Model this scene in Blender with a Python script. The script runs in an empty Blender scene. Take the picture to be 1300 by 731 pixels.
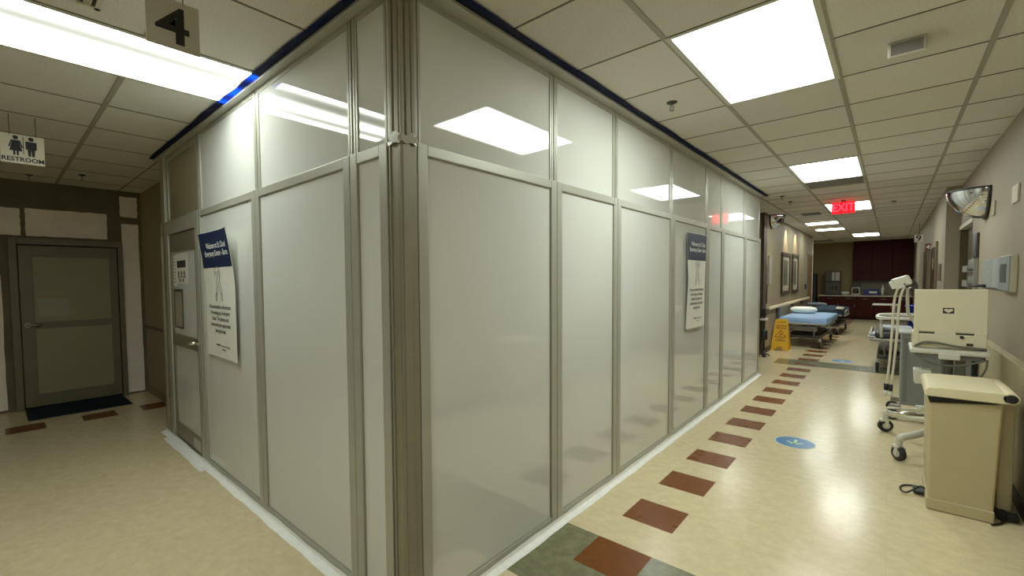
import bpy, bmesh, math, random
from mathutils import Vector, Matrix
random.seed(7)
SC = bpy.context.scene
COL = SC.collection
PI = math.pi
CAM = Vector((1.456, -1.162, 1.505))

# ------------------------------------------------------------------ materials
def lin(c):
    return tuple(((v/255)/12.92 if v/255 <= .04045 else ((v/255+.055)/1.055)**2.4) for v in c) + (1,)
MATS = {}
def mat(name, rgb, rough=.5, metal=0, spec=.5, var=0.0, scale=6, bump=0.0, bscale=40, coat=0, trans=0):
    if name in MATS: return MATS[name]
    m = bpy.data.materials.new(name); m.use_nodes = True
    nt = m.node_tree; b = nt.nodes['Principled BSDF']
    c = lin(rgb)
    b.inputs['Roughness'].default_value = rough
    b.inputs['Metallic'].default_value = metal
    b.inputs['Specular IOR Level'].default_value = spec
    b.inputs['Coat Weight'].default_value = coat
    b.inputs['Base Color'].default_value = c
    tc = nt.nodes.new('ShaderNodeTexCoord')
    if var:
        n = nt.nodes.new('ShaderNodeTexNoise'); n.inputs['Scale'].default_value = scale; n.inputs['Detail'].default_value = 4
        nt.links.new(tc.outputs['Object'], n.inputs['Vector'])
        r = nt.nodes.new('ShaderNodeMapRange'); r.inputs['From Min'].default_value = .3; r.inputs['From Max'].default_value = .7
        r.inputs['To Min'].default_value = 1-var; r.inputs['To Max'].default_value = 1+var
        nt.links.new(n.outputs['Fac'], r.inputs['Value'])
        mx = nt.nodes.new('ShaderNodeVectorMath'); mx.operation = 'SCALE'; mx.inputs[0].default_value = c[:3]
        nt.links.new(r.outputs['Result'], mx.inputs['Scale'])
        nt.links.new(mx.outputs['Vector'], b.inputs['Base Color'])
    if bump:
        n2 = nt.nodes.new('ShaderNodeTexNoise'); n2.inputs['Scale'].default_value = bscale; n2.inputs['Detail'].default_value = 3
        nt.links.new(tc.outputs['Object'], n2.inputs['Vector'])
        bp = nt.nodes.new('ShaderNodeBump'); bp.inputs['Strength'].default_value = bump; bp.inputs['Distance'].default_value = .02
        nt.links.new(n2.outputs['Fac'], bp.inputs['Height']); nt.links.new(bp.outputs['Normal'], b.inputs['Normal'])
    MATS[name] = m
    return m
def emis(name, rgb, s, base=(10, 10, 10)):
    if name in MATS: return MATS[name]
    m = mat(name, base, .5)
    b = m.node_tree.nodes['Principled BSDF']
    b.inputs['Emission Color'].default_value = lin(rgb); b.inputs['Emission Strength'].default_value = s
    return m
def diffuser_mat(name, lo, hi, tubes, width, rgb=(247, 255, 244)):
    """prismatic lens over fluorescent tubes running along local Y: emission varies across local X."""
    m = bpy.data.materials.new(name); m.use_nodes = True; nt = m.node_tree
    b = nt.nodes['Principled BSDF']; b.inputs['Base Color'].default_value = (.8, .8, .8, 1); b.inputs['Roughness'].default_value = .3
    tc = nt.nodes.new('ShaderNodeTexCoord'); sx = nt.nodes.new('ShaderNodeSeparateXYZ')
    nt.links.new(tc.outputs['Generated'], sx.inputs['Vector'])
    tot = None
    for t in tubes:
        d = nt.nodes.new('ShaderNodeMath'); d.operation = 'SUBTRACT'; d.inputs[1].default_value = t
        nt.links.new(sx.outputs['X'], d.inputs[0])
        q = nt.nodes.new('ShaderNodeMath'); q.operation = 'MULTIPLY'; nt.links.new(d.outputs[0], q.inputs[0]); nt.links.new(d.outputs[0], q.inputs[1])
        e = nt.nodes.new('ShaderNodeMath'); e.operation = 'MULTIPLY'; e.inputs[1].default_value = -1/(width*width)
        nt.links.new(q.outputs[0], e.inputs[0])
        x = nt.nodes.new('ShaderNodeMath'); x.operation = 'EXPONENT'; nt.links.new(e.outputs[0], x.inputs[0])
        if tot is None: tot = x.outputs[0]
        else:
            a = nt.nodes.new('ShaderNodeMath'); a.operation = 'ADD'; nt.links.new(tot, a.inputs[0]); nt.links.new(x.outputs[0], a.inputs[1]); tot = a.outputs[0]
    r = nt.nodes.new('ShaderNodeMath'); r.operation = 'MULTIPLY_ADD'; r.inputs[1].default_value = hi; r.inputs[2].default_value = lo
    nt.links.new(tot, r.inputs[0])
    b.inputs['Emission Color'].default_value = lin(rgb)
    nt.links.new(r.outputs[0], b.inputs['Emission Strength'])
    return m

# ------------------------------------------------------------------ mesh builder
class MB:
    def __init__(s): s.bm = bmesh.new()
    def box(s, x0, x1, y0, y1, z0, z1, bev=0, M=None, seg=2):
        t = bmesh.new(); bmesh.ops.create_cube(t, size=1)
        for v in t.verts: v.co = Vector(((x0+x1)/2+v.co.x*(x1-x0), (y0+y1)/2+v.co.y*(y1-y0), (z0+z1)/2+v.co.z*(z1-z0)))
        if bev: bmesh.ops.bevel(t, geom=t.edges[:], offset=bev, segments=seg, profile=.5, affect='EDGES')
        s._add(t, M); return s
    def _add(s, t, M=None):
        if M is not None: bmesh.ops.transform(t, matrix=M, verts=t.verts[:])
        vm = {}
        for v in t.verts: vm[v] = s.bm.verts.new(v.co)
        for f in t.faces:
            try:
                g = s.bm.faces.new([vm[v] for v in f.verts]); g.smooth = f.smooth; g.material_index = f.material_index
            except ValueError: pass
        t.free()
    def prism(s, pts, axis, a0, a1, bev=0, M=None):
        """polygon pts (2D) extruded along axis 'x','y' or 'z' from a0 to a1."""
        t = bmesh.new()
        def P(p, a): return {'x': Vector((a, p[0], p[1])), 'y': Vector((p[0], a, p[1])), 'z': Vector((p[0], p[1], a))}[axis]
        A = [t.verts.new(P(p, a0)) for p in pts]; B = [t.verts.new(P(p, a1)) for p in pts]
        n = len(pts)
        t.faces.new(A); t.faces.new(B[::-1])
        for i in range(n): t.faces.new((A[i], B[i], B[(i+1) % n], A[(i+1) % n]))
        bmesh.ops.recalc_face_normals(t, faces=t.faces[:])
        if bev: bmesh.ops.bevel(t, geom=t.edges[:], offset=bev, segments=2, profile=.5, affect='EDGES')
        s._add(t, M); return s
    def cyl(s, p0, p1, r0, r1=None, seg=16, caps=True):
        r1 = r0 if r1 is None else r1
        p0, p1 = Vector(p0), Vector(p1); d = p1-p0
        q = d.to_track_quat('Z', 'Y').to_matrix()
        t = bmesh.new(); A = []; B = []
        for i in range(seg):
            a = 2*PI*i/seg; o = Vector((math.cos(a), math.sin(a), 0))
            A.append(t.verts.new(p0+q@(o*r0))); B.append(t.verts.new(p1+q@(o*r1)))
        for i in range(seg):
            f = t.faces.new((A[i], A[(i+1) % seg], B[(i+1) % seg], B[i])); f.smooth = True
        if caps: t.faces.new(A[::-1]); t.faces.new(B)
        s._add(t); return s
    def tube(s, pts, r, seg=8, smooth=0, closed=False):
        pts = [Vector(p) for p in pts]
        for _ in range(smooth):                       # Chaikin corner cutting
            q = [] if closed else [pts[0]]
            rng = range(len(pts)) if closed else range(len(pts)-1)
            for i in rng:
                a, b = pts[i], pts[(i+1) % len(pts)]
                q += [a*.75+b*.25, a*.25+b*.75]
            if not closed: q.append(pts[-1])
            pts = q
        n = len(pts); rings = []; t = bmesh.new(); prev = None
        for i, p in enumerate(pts):
            if closed: d = pts[(i+1) % n]-pts[i-1]
            else: d = pts[min(i+1, n-1)]-pts[max(i-1, 0)]
            d.normalize()
            if prev is None:
                up = Vector((0, 0, 1)) if abs(d.z) < .9 else Vector((1, 0, 0)); u = d.cross(up).normalized()
            else: u = (prev-d*prev.dot(d)).normalized()
            prev = u; w = d.cross(u)
            rr = r[i] if isinstance(r, (list, tuple)) and len(r) == n else (r if not isinstance(r, (list, tuple)) else r[0])
            rings.append([t.verts.new(p+(u*math.cos(2*PI*k/seg)+w*math.sin(2*PI*k/seg))*rr) for k in range(seg)])
        for i in range(n if closed else n-1):
            A, B = rings[i], rings[(i+1) % n]
            for k in range(seg):
                f = t.faces.new((A[k], A[(k+1) % seg], B[(k+1) % seg], B[k])); f.smooth = True
        if not closed: t.faces.new(rings[0][::-1]); t.faces.new(rings[-1])
        bmesh.ops.recalc_face_normals(t, faces=t.faces[:])
        s._add(t); return s
    def lathe(s, prof, c=(0, 0, 0), seg=24, M=None):
        t = bmesh.new(); rings = []
        for (r, z) in prof: rings.append([t.verts.new((c[0]+r*math.cos(2*PI*k/seg), c[1]+r*math.sin(2*PI*k/seg), c[2]+z)) for k in range(seg)])
        for i in range(len(prof)-1):
            for k in range(seg):
                f = t.faces.new((rings[i][k], rings[i][(k+1) % seg], rings[i+1][(k+1) % seg], rings[i+1][k])); f.smooth = True
        if prof[0][0] > 1e-5: t.faces.new(rings[0][::-1])
        if prof[-1][0] > 1e-5: t.faces.new(rings[-1])
        bmesh.ops.remove_doubles(t, verts=t.verts[:], dist=1e-6)
        s._add(t, M); return s
    def grid(s, fn, nu, nv, mi=None, smooth=True):
        V = [[s.bm.verts.new(fn(i/nu, j/nv)) for j in range(nv+1)] for i in range(nu+1)]
        for i in range(nu):
            for j in range(nv):
                f = s.bm.faces.new((V[i][j], V[i+1][j], V[i+1][j+1], V[i][j+1])); f.smooth = smooth
                if mi: f.material_index = mi((i+.5)/nu, (j+.5)/nv)
        return s
    def rotz(s, x, y, deg):
        bmesh.ops.rotate(s.bm, verts=s.bm.verts[:], cent=(x, y, 0), matrix=Matrix.Rotation(math.radians(deg), 3, 'Z')); return s
    def raw(s, verts, faces, M=None):
        t = bmesh.new(); V = [t.verts.new(v) for v in verts]
        for f in faces:
            try: t.faces.new([V[i] for i in f])
            except ValueError: pass
        s._add(t, M); return s
    def build(s, name, m, parent=None, local=False, origin=None):
        me = bpy.data.meshes.new(name)
        if parent is None:
            vs = [v.co for v in s.bm.verts]
            if origin is None:
                origin = Vector(((min(v.x for v in vs)+max(v.x for v in vs))/2, (min(v.y for v in vs)+max(v.y for v in vs))/2, min(v.z for v in vs)))
            off = Vector(origin)
        else: off = Vector((0, 0, 0)) if local else Vector(ORG[parent.name])
        for v in s.bm.verts: v.co -= off
        s.bm.to_mesh(me); s.bm.free()
        for mm in (m if isinstance(m, (list, tuple)) else [m]): me.materials.append(mm)
        o = bpy.data.objects.new(name, me); COL.objects.link(o)
        if parent is None: o.location = off
        else: o.parent = parent
        ORG[o.name] = tuple(off)
        return o
ORG = {}
def thing(name, label, cat, loc=(0, 0, 0), rotz=0, group=None):
    o = bpy.data.objects.new(name, None); COL.objects.link(o); o.empty_display_size = .1
    o.location = loc; o.rotation_euler = (0, 0, rotz); ORG[o.name] = tuple(loc)
    o['label'] = label; o['category'] = cat
    if group: o['group'] = group
    return o
def tag(o, label, cat, group=None):
    o['label'] = label; o['category'] = cat
    if group: o['group'] = group
    return o
def struct(o):
    o['kind'] = 'structure'; return o
def stext(name, mb, m): return struct(mb.build(name, m))

def text_geo(body, size, bold=0.0, xs=1.0):
    """flat text outline: verts (x,y) centred on x, plus faces"""
    cu = bpy.data.curves.new('lettering', 'FONT'); cu.body = body; cu.size = size; cu.align_x = 'CENTER'; cu.align_y = 'CENTER'
    cu.offset = bold; cu.resolution_u = 3
    o = bpy.data.objects.new('lettering', cu); COL.objects.link(o)
    dg = bpy.context.evaluated_depsgraph_get()
    me = bpy.data.meshes.new_from_object(o.evaluated_get(dg))
    V = [(v.co.x*xs, v.co.y) for v in me.vertices]; F = [list(p.vertices) for p in me.polygons]
    bpy.data.objects.remove(o); bpy.data.curves.remove(cu); bpy.data.meshes.remove(me)
    return V, F

# ------------------------------------------------------------------ palette
M_sheet = mat('panel laminate', (208, 210, 203), .03, 0, 1.0, .015, 1.5, .004, 1.6)
M_frame = mat('satin aluminium', (170, 170, 156), .38, .3, .5, .03, 8)
M_frame_d = mat('dark groove', (46, 44, 36), .6)
M_post = mat('corner post aluminium', (136, 130, 110), .4, .25, .5, .04, 10)
M_foam = None
M_tape = mat('white floor tape', (240, 240, 234), .5, 0, .4, .05, 20)
M_wall = mat('painted wall', (142, 131, 112), .6, 0, .35, .03, 3, .03, 120)
M_wains = mat('wainscot vinyl', (164, 152, 122), .5, 0, .4, .02, 5)
M_wood = mat('dark red wood', (48, 18, 12), .5, 0, .12, .15, 4)
M_black = mat('black rubber', (22, 22, 22), .5)
M_white = mat('white plastic', (222, 222, 210), .35)
M_cream = mat('cream plastic', (220, 212, 180), .4, 0, .45, .01, 10)
M_grey = mat('grey plastic', (120, 122, 118), .45)
M_dgrey = mat('dark grey metal', (60, 60, 58), .4, .4)
M_chrome = mat('chrome', (220, 220, 220), .12, 1)
M_steel = mat('brushed steel', (160, 158, 150), .3, .9)
M_ink = mat('black ink', (18, 18, 20), .6)
M_paper = mat('white paper', (222, 222, 210), .6)
M_navy = mat('navy print', (16, 32, 66), .5)

# ------------------------------------------------------------------ setting : floor
X0, T = 0.2508, 0.3048
ROW0 = 0.9262
def floor():
    xs = sorted(set([-9, -5.235, -4.930, -.02, X0, X0+T, 2.14, 3.0]))
    ys = [-4.5]
    g0 = ROW0-T; marks = set([-4.5, 21.5])
    for k in range(-9, 34):
        marks.add(round(ROW0+2*T*k, 4)); marks.add(round(ROW0+2*T*k+T, 4))
    for k in range(-8, 2):
        marks.add(round(-1.137+k*.607, 4)); marks.add(round(-1.137+k*.607+.305, 4))
    ys = sorted(marks); ys = [y for i, y in enumerate(ys) if y >= -4.5 and y <= 21.5]
    mb = MB()
    V = {}
    def vert(i, j):
        if (i, j) not in V: V[(i, j)] = mb.bm.verts.new((xs[i], ys[j], 0))
        return V[(i, j)]
    for i in range(len(xs)-1):
        for j in range(len(ys)-1):
            cx, cy = (xs[i]+xs[i+1])/2, (ys[j]+ys[j+1])/2
            idx = 0
            band = any(b < cy < b+2*T for b in (ROW0-T, ROW0+24*T))
            if X0 < cx < X0+T and ((cy-ROW0) % (2*T)) < T and cy > -2: idx = 1
            elif band and cx > -.1: idx = 2
            elif -5.235 < cx < -4.93 and ((cy+1.137) % .607) < .305: idx = 1
            f = mb.bm.faces.new((vert(i, j), vert(i+1, j), vert(i+1, j+1), vert(i, j+1))); f.material_index = idx
    def vct(name, rgb, rgb2, rough, sp=.28):
        m = bpy.data.materials.new(name); m.use_nodes = True; nt = m.node_tree; b = nt.nodes['Principled BSDF']
        tc = nt.nodes.new('ShaderNodeTexCoord')
        n = nt.nodes.new('ShaderNodeTexNoise'); n.inputs['Scale'].default_value = 14; n.inputs['Detail'].default_value = 8; n.inputs['Roughness'].default_value = .7
        nt.links.new(tc.outputs['Object'], n.inputs['Vector'])
        cr = nt.nodes.new('ShaderNodeValToRGB'); cr.color_ramp.elements[0].position = .35; cr.color_ramp.elements[1].position = .66
        cr.color_ramp.elements[0].color = lin(rgb2); cr.color_ramp.elements[1].color = lin(rgb)
        nt.links.new(n.outputs['Fac'], cr.inputs['Fac'])
        # faint joints of the 12 inch tiles
        br = nt.nodes.new('ShaderNodeTexBrick'); br.offset = 0; br.inputs['Scale'].default_value = 1
        br.inputs['Brick Width'].default_value = T; br.inputs['Row Height'].default_value = T; br.inputs['Mortar Size'].default_value = .0009
        br.inputs['Color1'].default_value = (1, 1, 1, 1); br.inputs['Color2'].default_value = (.955, .955, .955, 1); br.inputs['Mortar'].default_value = (.86, .86, .84, 1)
        mp = nt.nodes.new('ShaderNodeMapping'); mp.inputs['Location'].default_value = (-X0+T*10, -ROW0+T*20, 0)
        nt.links.new(tc.outputs['Object'], mp.inputs['Vector']); nt.links.new(mp.outputs['Vector'], br.inputs['Vector'])
        mx = nt.nodes.new('ShaderNodeMix'); mx.data_type = 'RGBA'; mx.blend_type = 'MULTIPLY'; mx.inputs['Factor'].default_value = 1
        nt.links.new(cr.outputs['Color'], mx.inputs['A']); nt.links.new(br.outputs['Color'], mx.inputs['B'])
        nt.links.new(mx.outputs['Result'], b.inputs['Base Color'])
        n2 = nt.nodes.new('ShaderNodeTexNoise'); n2.inputs['Scale'].default_value = 5; n2.inputs['Detail'].default_value = 6
        nt.links.new(tc.outputs['Object'], n2.inputs['Vector'])
        r = nt.nodes.new('ShaderNodeMapRange'); r.inputs['To Min'].default_value = rough*.8; r.inputs['To Max'].default_value = rough*1.25
        nt.links.new(n2.outputs['Fac'], r.inputs['Value']); nt.links.new(r.outputs['Result'], b.inputs['Roughness'])
        n3 = nt.nodes.new('ShaderNodeTexNoise'); n3.inputs['Scale'].default_value = 9; n3.inputs['Detail'].default_value = 2
        nt.links.new(tc.outputs['Object'], n3.inputs['Vector'])
        bp = nt.nodes.new('ShaderNodeBump'); bp.inputs['Strength'].default_value = .045; bp.inputs['Distance'].default_value = .02
        nt.links.new(n3.outputs['Fac'], bp.inputs['Height']); nt.links.new(bp.outputs['Normal'], b.inputs['Normal'])
        b.inputs['Specular IOR Level'].default_value = sp
        return m
    o = mb.build('floor', [vct('beige vinyl tile', (220, 204, 165), (204, 188, 150), .19), vct('brown vinyl tile', (118, 68, 28), (108, 61, 25), .28, .12), vct('green vinyl tile', (128, 128, 96), (102, 102, 76), .2, .4)], origin=(0, 0, 0))
    struct(o)
floor()

# ------------------------------------------------------------------ setting : ceiling with a 2 ft lay-in grid
HC = 2.745
KC = (HC-1.505)/(2.722-1.505)
def cg(x, y): return (CAM.x+(x-CAM.x)*KC, CAM.y+(y-CAM.y)*KC)
GX, GY = cg(.592, 1.237); GP = .6096*KC
def ceiling_mat():
    m = bpy.data.materials.new('acoustic tile'); m.use_nodes = True; nt = m.node_tree; b = nt.nodes['Principled BSDF']
    b.inputs['Roughness'].default_value = .85; b.inputs['Specular IOR Level'].default_value = .2
    tc = nt.nodes.new('ShaderNodeTexCoord')
    n = nt.nodes.new('ShaderNodeTexNoise'); n.inputs['Scale'].default_value = 120; n.inputs['Detail'].default_value = 3
    nt.links.new(tc.outputs['Object'], n.inputs['Vector'])
    mp = nt.nodes.new('ShaderNodeMapping'); mp.inputs['Location'].default_value = (-GX+GP*40, -GY+GP*40, 0)
    nt.links.new(tc.outputs['Object'], mp.inputs['Vector'])
    dv = nt.nodes.new('ShaderNodeVectorMath'); dv.operation = 'SCALE'; dv.inputs['Scale'].default_value = 1/GP
    nt.links.new(mp.outputs['Vector'], dv.inputs[0])
    fl = nt.nodes.new('ShaderNodeVectorMath'); fl.operation = 'FLOOR'; nt.links.new(dv.outputs['Vector'], fl.inputs[0])
    wn = nt.nodes.new('ShaderNodeTexWhiteNoise'); wn.noise_dimensions = '2D'; nt.links.new(fl.outputs['Vector'], wn.inputs['Vector'])
    a = nt.nodes.new('ShaderNodeMapRange'); a.inputs['To Min'].default_value = .94; a.inputs['To Max'].default_value = 1.04
    nt.links.new(wn.outputs['Value'], a.inputs['Value'])
    c = nt.nodes.new('ShaderNodeMapRange'); c.inputs['From Min'].default_value = .3; c.inputs['From Max'].default_value = .7; c.inputs['To Min'].default_value = .86; c.inputs['To Max'].default_value = 1.06
    nt.links.new(n.outputs['Fac'], c.inputs['Value'])
    mu = nt.nodes.new('ShaderNodeMath'); mu.operation = 'MULTIPLY'; nt.links.new(a.outputs['Result'], mu.inputs[0]); nt.links.new(c.outputs['Result'], mu.inputs[1])
    sc = nt.nodes.new('ShaderNodeVectorMath'); sc.operation = 'SCALE'; sc.inputs[0].default_value = lin((216, 213, 204))[:3]
    nt.links.new(mu.outputs[0], sc.inputs['Scale']); nt.links.new(sc.outputs['Vector'], b.inputs['Base Color'])
    bp = nt.nodes.new('ShaderNodeBump'); bp.inputs['Strength'].default_value = .25; bp.inputs['Distance'].default_value = .01
    nt.links.new(n.outputs['Fac'], bp.inputs['Height']); nt.links.new(bp.outputs['Normal'], b.inputs['Normal'])
    return m
struct(MB().box(-9, 3, -4.5, 21.5, HC, HC+.1).build('ceiling', ceiling_mat(), origin=(0, 0, HC)))
def tees():
    mb = MB(); thin = MB()
    z0, z1 = HC-.004, HC+.002
    for i in range(-1, 4):                                           # main tees run along the corridor
        x = GX+i*GP
        if -.3 < x < 2.1: mb.box(x-.013, x+.013, -4.4, 20.2, z0, z1)
    for j in range(-9, 36):
        y = GY+j*GP
        if -4.4 < y < 20.2: thin.box(-.05, 2.13 if y < 8.1 else 2.0, y-.005, y+.005, HC-.003, HC+.002)
    for j in range(-9, 3):                                           # the other hall: mains run the other way
        y = GY+j*GP
        if -4.4 < y < .25:
            if j % 2 == 1:
                for q0, q1 in ((-6.05, cg(-1.85, 0)[0]), (cg(-1.234, 0)[0], -.05)): mb.box(q0, q1, y-.016, y+.016, z0, z1)
            else: thin.box(-6.05, -.05, y-.005, y+.005, HC-.003, HC+.002)
    for i in range(-11, 0):
        x = GX+i*GP
        if -6 < x < -.1: thin.box(x-.005, x+.005, -4.4, .25, HC-.003, HC+.002)
    struct(mb.build('trim_1', mat('ceiling tee', (150, 147, 132), .6), origin=(0, 0, HC)))
    struct(thin.build('trim_2', mat('ceiling joint', (98, 95, 82), .7), origin=(0, 0, HC)))
tees()

# ------------------------------------------------------------------ setting : walls
XW, XW2 = 2.14, 2.0
w = MB()
w.box(XW, XW+.2, -4.5, 6.85, 0, HC); w.box(XW, XW+.2, 6.85, 8.12, 2.17, HC)
w.box(XW2, XW+.2, 8.12, 21.0, 0, HC)
struct(w.build('wall_right', M_wall))
struct(MB().box(XW-.055, XW, -4.5, 6.75, .0, .9, .006).build('trim_3', M_wains))
struct(MB().box(XW-.065, XW-.055, -4.5, 6.75, .0, .1).build('baseboard_right', mat('dark cove base', (46, 42, 36), .5)))
struct(MB().box(XW2-.012, XW2, 8.12, 20.2, .0, .1).build('baseboard_far_right', mat('dark cove base', (46, 42, 36))))
struct(MB().box(-9, 3, 20.3, 20.5, 0, HC).build('wall_far', mat('olive wall', (138, 122, 84), .6, 0, .3, .03, 3)))
struct(MB().box(-9, 3, -4.6, -4.5, 0, HC).build('wall_back', M_wall))
w = MB(); w.box(-.55, -.33, 9.08, 16.45, 0, HC)
struct(w.build('wall_corridor_left', mat('corridor wall', (144, 129, 103), .6, 0, .3, .03, 3)))
struct(MB().box(-1.7, -.55, 9.08, 9.2, 0, HC).build('wall_alcove', M_wall))
struct(MB().box(-1.8, -1.7, 9.08, 20.3, 0, HC).build('wall_recess', M_wall))
struct(MB().box(-.365, -.322, 9.05, 9.33, 0, HC).build('trim_4', mat('brown corner guard', (70, 58, 44), .5)))
struct(MB().box(-.345, -.318, 16.3, 16.46, 0, HC).build('trim_5', mat('pale corner guard', (206, 190, 164), .5)))
struct(MB().box(-.332, -.318, 9.34, 15.3, 0, .1).build('baseboard_corridor_left', mat('dark cove base', (46, 42, 36))))
# hall wall beside the enclosure's far end
struct(MB().box(-6.06, -3.2, .28, .45, 0, HC).build('wall_hall_side', mat('brown hall wall', (158, 144, 116), .6, 0, .3, .05, 3)))
struct(MB().box(-6.05, -3.2, .262, .28, .9, .93).build('trim_6', mat('brown chair rail', (92, 78, 56), .5)))
struct(MB().box(-6.05, -3.2, .268, .28, 0, .1).build('baseboard_hall_side', mat('tan base', (128, 110, 82), .5)))
# end wall of the hall: bare drywall with grey jointed seams, and a door
XL = -6.06
struct(MB().box(XL-.2, XL, -4.5, .45, 0, HC).build('wall_left', mat('grey seam wall', (106, 100, 80), .8, 0, .2, .12, 3)))
M_dry = mat('bare drywall', (246, 234, 220), .8, 0, .2, .04, 6)
def ragged(y0, y1, z0, z1, k=.004):
    n = 9; P = []
    for i in range(n): P.append((y0+(y1-y0)*i/n, z0+random.uniform(-k, k)))
    for i in range(n): P.append((y1+random.uniform(-k, k), z0+(z1-z0)*i/n))
    for i in range(n): P.append((y1-(y1-y0)*i/n, z1+random.uniform(-k, k)))
    for i in range(n): P.append((y0+random.uniform(-k, k), z1-(z1-z0)*i/n))
    return P
for i, r in enumerate([(-.87, -.10, 2.09, 2.42), (-1.35, -.915, 2.09, 2.41), (.045, .235, 2.4, 2.67), (.05, .24, .02, 2.31), (-1.5, -1.10, .03, 1.62)]):
    struct(MB().prism(ragged(*r), 'x', XL, XL+.004).build('trim_%d' % (7+i), M_dry))
# door at the end of the hall
M_od = mat('olive door sheet', (140, 134, 108), .5, 0, .4, .03, 4)
M_of = mat('olive door frame', (108, 104, 82), .5, .1, .4, .04, 6)
D = struct(MB().box(XL+.005, XL+.05, -.945, -.025, .03, 1.965).build('door_1', M_od))
def ch(name, mb, m, parent, label=None):
    o = mb.build(name, m, parent)
    if label: o['label'] = label
    return o
f = MB()
for a in ((-.95, -.83, .03, 1.97), (-.10, -.02, .03, 1.97), (-.83, -.10, .03, .18), (-.83, -.10, 1.84, 1.97), (-.83, -.10, .97, 1.05)):
    f.box(XL+.01, XL+.062, a[0], a[1], a[2], a[3], .003)
ch('door_frame', f, M_of, D)
f = MB()
for a in ((-1.03, -.96, 0, 2.06), (-.01, .045, 0, 2.06), (-.96, -.01, 1.985, 2.06)):
    f.box(XL+.003, XL+.075, a[0], a[1], a[2], a[3], .004)
ch('door_surround', f, M_of, D)
h = MB().cyl((XL+.06, -.895, 1.02), (XL+.12, -.895, 1.02), .016).tube([(XL+.115, -.905, 1.02), (XL+.118, -.82, 1.02), (XL+.112, -.77, 1.015)], .012).cyl((XL+.06, -.895, 1.02), (XL+.068, -.895, 1.02), .03)
ch('door_handle', h, M_steel, D, 'steel lever handle')
ch('door_notice', MB().box(XL+.0505, XL+.0515, -.80, -.52, 1.11, 1.33), mat('pale notice', (146, 146, 124), .6), D, 'pale faded notice on the door')
m = MB().box(XL+.03, -5.39, -.955, -.02, .001, .014, .004)
m.box(XL+.03, XL+.07, -.955, -.02, .014, .03, .004)
tag(m.build('door_mat', mat('dark blue mat', (26, 34, 44), .9, 0, .2, .2, 60)), 'dark blue mat lying before the olive door of the left hall', 'mat')

# doors of the right wall
D = struct(MB().box(XW+.06, XW+.10, 6.87, 8.10, .01, 2.15).build('door_2', mat('olive brown door', (74, 66, 38), .5, 0, .3, .08, 4)))
f = MB()
f.box(XW+.0, XW+.06, 6.80, 6.855, 0, 2.13); f.box(XW+.0, XW+.06, 8.06, 8.112, 0, 2.13)
ch('door_frame', f, mat('olive brown door', (74, 66, 38)), D)
ch('door_head', MB().box(XW-.012, XW+.06, 6.80, 8.112, 2.13, 2.18), mat('pale door head', (206, 200, 182), .5), D, 'pale strip above the door')
ch('door_handle', MB().tube([(XW+.05, 7.0, 1.05), (XW, 7.0, 1.05), (XW-.01, 7.12, 1.05)], .012), M_steel, D)
D = struct(MB().box(XW2-.02, XW2-.001, 9.45, 10.75, .02, 1.98).build('door_3', M_wood))
ch('door_frame', MB().box(XW2-.03, XW2-.002, 9.36, 9.45, 0, 2.06).box(XW2-.03, XW2-.002, 10.75, 10.84, 0, 2.06).box(XW2-.03, XW2-.002, 9.45, 10.75, 1.98, 2.06), mat('tan door frame', (112, 92, 64), .5), D)
ch('door_sign', MB().box(XW2-.026, XW2-.02, 9.95, 10.2, 1.62, 1.8), mat('grey sign', (120, 112, 96), .5), D)
D = struct(MB().box(XW2-.02, XW2-.001, 11.7, 13.1, .02, 2.03).build('door_4', mat('brown door', (58, 36, 20), .5, 0, .12, .1, 3)))
ch('door_frame', MB().box(XW2-.03, XW2-.002, 11.6, 11.7, 0, 2.1).box(XW2-.03, XW2-.002, 13.1, 13.2, 0, 2.1).box(XW2-.03, XW2-.002, 11.7, 13.1, 2.03, 2.1), mat('tan door frame', (112, 92, 64)), D)
D = struct(MB().box(-.335, -.318, 15.42, 16.2, .02, 2.12).build('door_5', mat('brown wood door', (104, 78, 46), .5, 0, .3, .1, 3)))
ch('door_frame', MB().box(-.335, -.312, 15.34, 15.42, 0, 2.18).box(-.335, -.312, 16.2, 16.28, 0, 2.18).box(-.335, -.312, 15.42, 16.2, 2.12, 2.18), mat('tan door frame', (112, 92, 64)), D)

# ------------------------------------------------------------------ ceiling lights
DIF_L = diffuser_mat('lens over two tubes', .22, 11.5, [1.0, .42, .0], .11)
DIF = diffuser_mat('lens over three tubes', 2.2, 8, [.24, .76], .19)
DIF_FAR = diffuser_mat('far lens', 2.5, 5, [.3, .7], .2)
M_lf = mat('light frame', (190, 190, 176), .4)
def light(x0, x1, y0, y1, dif, label):
    (a, c), (b, d) = cg(x0, y0), cg(x1, y1)
    t = thing('ceiling_light', label, 'ceiling light', ((a+b)/2, (c+d)/2, HC), 0, 'fluorescent ceiling lights')
    fr = MB(); z0, z1 = HC-.006, HC+.001; wd = .026
    fr.box(a, a+wd, c, d, z0, z1); fr.box(b-wd, b, c, d, z0, z1); fr.box(a+wd, b-wd, c, c+wd, z0, z1); fr.box(a+wd, b-wd, d-wd, d, z0, z1)
    fr.build('frame', M_lf, t)
    MB().box(a+wd, b-wd, c+wd, d-wd, HC-.003, HC+.001).build('diffuser', dif, t)
G = .6096
light(-1.847, -1.237, -1.200, .019, DIF_L, 'long bright ceiling light beside the hanging number 4 sign')
light(.592, 1.202, 1.237, 2.456, DIF, 'largest square ceiling light of the corridor, nearest the white enclosure')
light(.592, 1.202, 1.237+6*G, 1.237+8*G, DIF, 'ceiling light in front of the dark ceiling vent and exit sign')
light(.592, 1.202, 1.237+12*G, 1.237+14*G, DIF, 'ceiling light partly hidden behind the red exit sign')
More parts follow.
